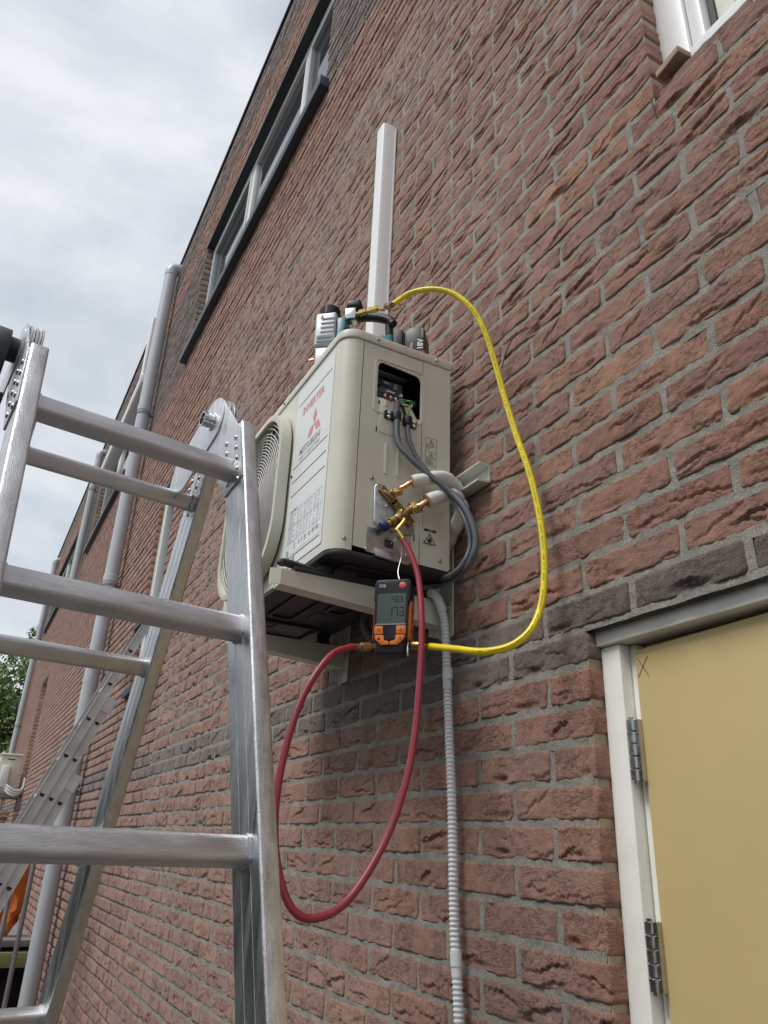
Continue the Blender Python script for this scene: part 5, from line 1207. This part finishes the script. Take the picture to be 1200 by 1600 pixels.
mb = MB(); mb.box((-9.5, -1.15, GROUND), (-7.9, .86, pz+.08)); mb.build('dark_fill', mat('under_bench_black', (.018, .017, .016), .8, 0, .3, 8, bump=.4, bscale=12), wb)  # added block fills the dark under the bench, its blackness put into the colour
# small things on the wall
wdz = zc(18)
mb = MB(); mb.obox((-.625, .922, 1.413), (.030, -.003, .001), (.002, .026, 0), (0, 0, .0085)); tag(mb.build('wood_block', M_wood, None, bevel=.002), 'splintered raw wood block wedged under the white top right window', 'wood block')
for k, (a, b_) in enumerate((((802, 527), (784, 575), ), ((1014, 150), (1027, 185)))):
    p0, p1 = at_y(*a, .893), at_y(*b_, .893); mb = MB(); mb.tube(spline([p0, p0.lerp(p1, .5)+Vector((.004, -.006, 0)), p1], 5), .0014, 6)
    tag(mb.build('wall_tie_wire', M_rust, None), ('thin rusty wire sticking out of the wall right of the yellow hose', 'thin rusty wire sticking out of the wall below the white window')[k], 'wire')

hg = thing('added_reflection_hedge', 'added dark green hedge, unseen behind the camera, for the ladder metal to reflect', 'hedge', (-4, -5, GROUND))  # unseen hedge added so the ladder metal has something dark to reflect
nr_ = np.random.default_rng(12); V_, n_h = [], 26000
c_ = np.stack([nr_.uniform(-22, 9, n_h), -4.6-nr_.random(n_h)**2*.5, GROUND+nr_.uniform(0, 3.3, n_h)+nr_.normal(0, .05, n_h)], 1)
d_h = nr_.normal(0, 1, (n_h, 3)); d_h /= np.linalg.norm(d_h, axis=1)[:, None]; e_h = np.cross(d_h, nr_.normal(0, 1, (n_h, 3))); e_h /= np.linalg.norm(e_h, axis=1)[:, None]
V_ = np.stack([c_-d_h*.09, c_+e_h*.06, c_+d_h*.09, c_-e_h*.06], 1).reshape(-1, 3)
M_bark = mat('bark', (.09, .07, .05), .9, 0, .3, 12, bump=.5, bscale=20)
mb = MB(); mb.box((-22, -5.7, GROUND), (9, -4.95, GROUND+3.2)); mb.build('twigs', M_bark, hg, 0)
# ================================================================== TREES beyond the end of the wall
def tree(label, x, y, h, cr_r, seed, n=9000, col=0):
    t = thing('broadleaf_tree', label, 'tree', (x, y, GROUND), 'trees beyond the end of the wall'); rr = random.Random(seed); nr = np.random.default_rng(seed)
    base = Vector((x, y, GROUND)); mb = MB(); mb.tube(spline([base, base+Vector((.1, .1, h*.35)), base+Vector((.2, 0, h*.75))], 6), [.22*(1-.06*i) for i in range(13)], 10); mb.build('trunk', M_bark, t, 60)
    mb = MB()
    for k in range(9):
        a = rr.uniform(0, 6.28); s0 = base+Vector((.1, .1, h*rr.uniform(.3, .65))); e_ = s0+Vector((math.cos(a), math.sin(a), rr.uniform(.4, 1)))*cr_r*.7
        mb.tube(spline([s0, s0.lerp(e_, .5)+Vector((0, 0, -.1)), e_], 4), [.09-.009*i for i in range(9)], 6)
    mb.build('limb', M_bark, t, 60)
    cl = [(np.array([x, y, GROUND+h*.60])+nr.normal(0, 1, 3)*np.array([cr_r*.45, cr_r*.45, h*.19]), nr.uniform(.5, 1.1)*cr_r*.42) for _ in range(34)]
    V, F, k = [], [], 0
    P = np.zeros((n, 3))
    ci = nr.integers(0, len(cl), n); d = nr.normal(0, 1, (n, 3)); d /= np.linalg.norm(d, axis=1)[:, None]
    rad = np.array([c[1] for c in cl])[ci]*nr.uniform(.55, 1.05, n)**.5; C_ = np.array([c[0] for c in cl])[ci]+d*rad[:, None]
    a = nr.normal(0, 1, (n, 3)); a /= np.linalg.norm(a, axis=1)[:, None]; b = np.cross(a, d); b /= np.linalg.norm(b, axis=1)[:, None]; s_ = nr.uniform(.05, .11, n)[:, None]
    V = np.stack([C_-a*s_, C_+b*s_*.5, C_+a*s_, C_-b*s_*.5], 1).reshape(-1, 3); F = np.arange(4*n).reshape(-1, 4)
    np_mesh('crown', V, F, [M_leaf[col]], t, False, tone=np.repeat(nr.random(n), 4))
M_bark = mat('bark', (.09, .07, .05), .9, 0, .3, 12, bump=.5, bscale=20)
def leaf(name, c0, c1):
    m, t, b = newmat(name); a = N(t, 'ShaderNodeAttribute', attribute_name='tone'); cr = N(t, 'ShaderNodeValToRGB'); e = cr.color_ramp.elements
    e[0].color = (*c0, 1); e[1].color = (*c1, 1); t.links.new(a.outputs['Fac'], cr.inputs[0]); t.links.new(cr.outputs[0], b.inputs['Base Color']); b.inputs['Roughness'].default_value = .5
    b.inputs['Transmission Weight'].default_value = 0; b.inputs['Subsurface Weight'].default_value = 0
    return m
M_leaf = [leaf('leaf_dark', (.035, .085, .028), (.075, .15, .045)), leaf('leaf_light', (.075, .14, .03), (.15, .22, .05))]
np_mesh('leaves', V_, np.arange(4*n_h).reshape(-1, 4), [M_leaf[0]], hg, False, tone=np.repeat(nr_.random(n_h), 4))
for px_, py_, X, h, r_, sd_, c_, lab in ((18, 1025, -27, 0, 2.6, 1, 0, 'darker tall tree beyond the end of the wall, at the left edge'), (46, 990, -24, 0, 1.8, 2, 1, 'lighter green tree just behind the farthest downpipe'), (-30, 1010, -30, 0, 3.2, 3, 0, 'dark tree mostly outside the left edge of the photo'), (30, 1080, -33, 0, 3.4, 4, 0, 'dense low tree behind the other trees and far outdoor unit')):
    p_ = at_x(px_, py_, X); h = (p_.z-GROUND)/1.12; tree(lab, p_.x, p_.y, h, r_, sd_, 14000, c_)
for o in bpy.data.objects:
    if '_w' in o: del o['_w']
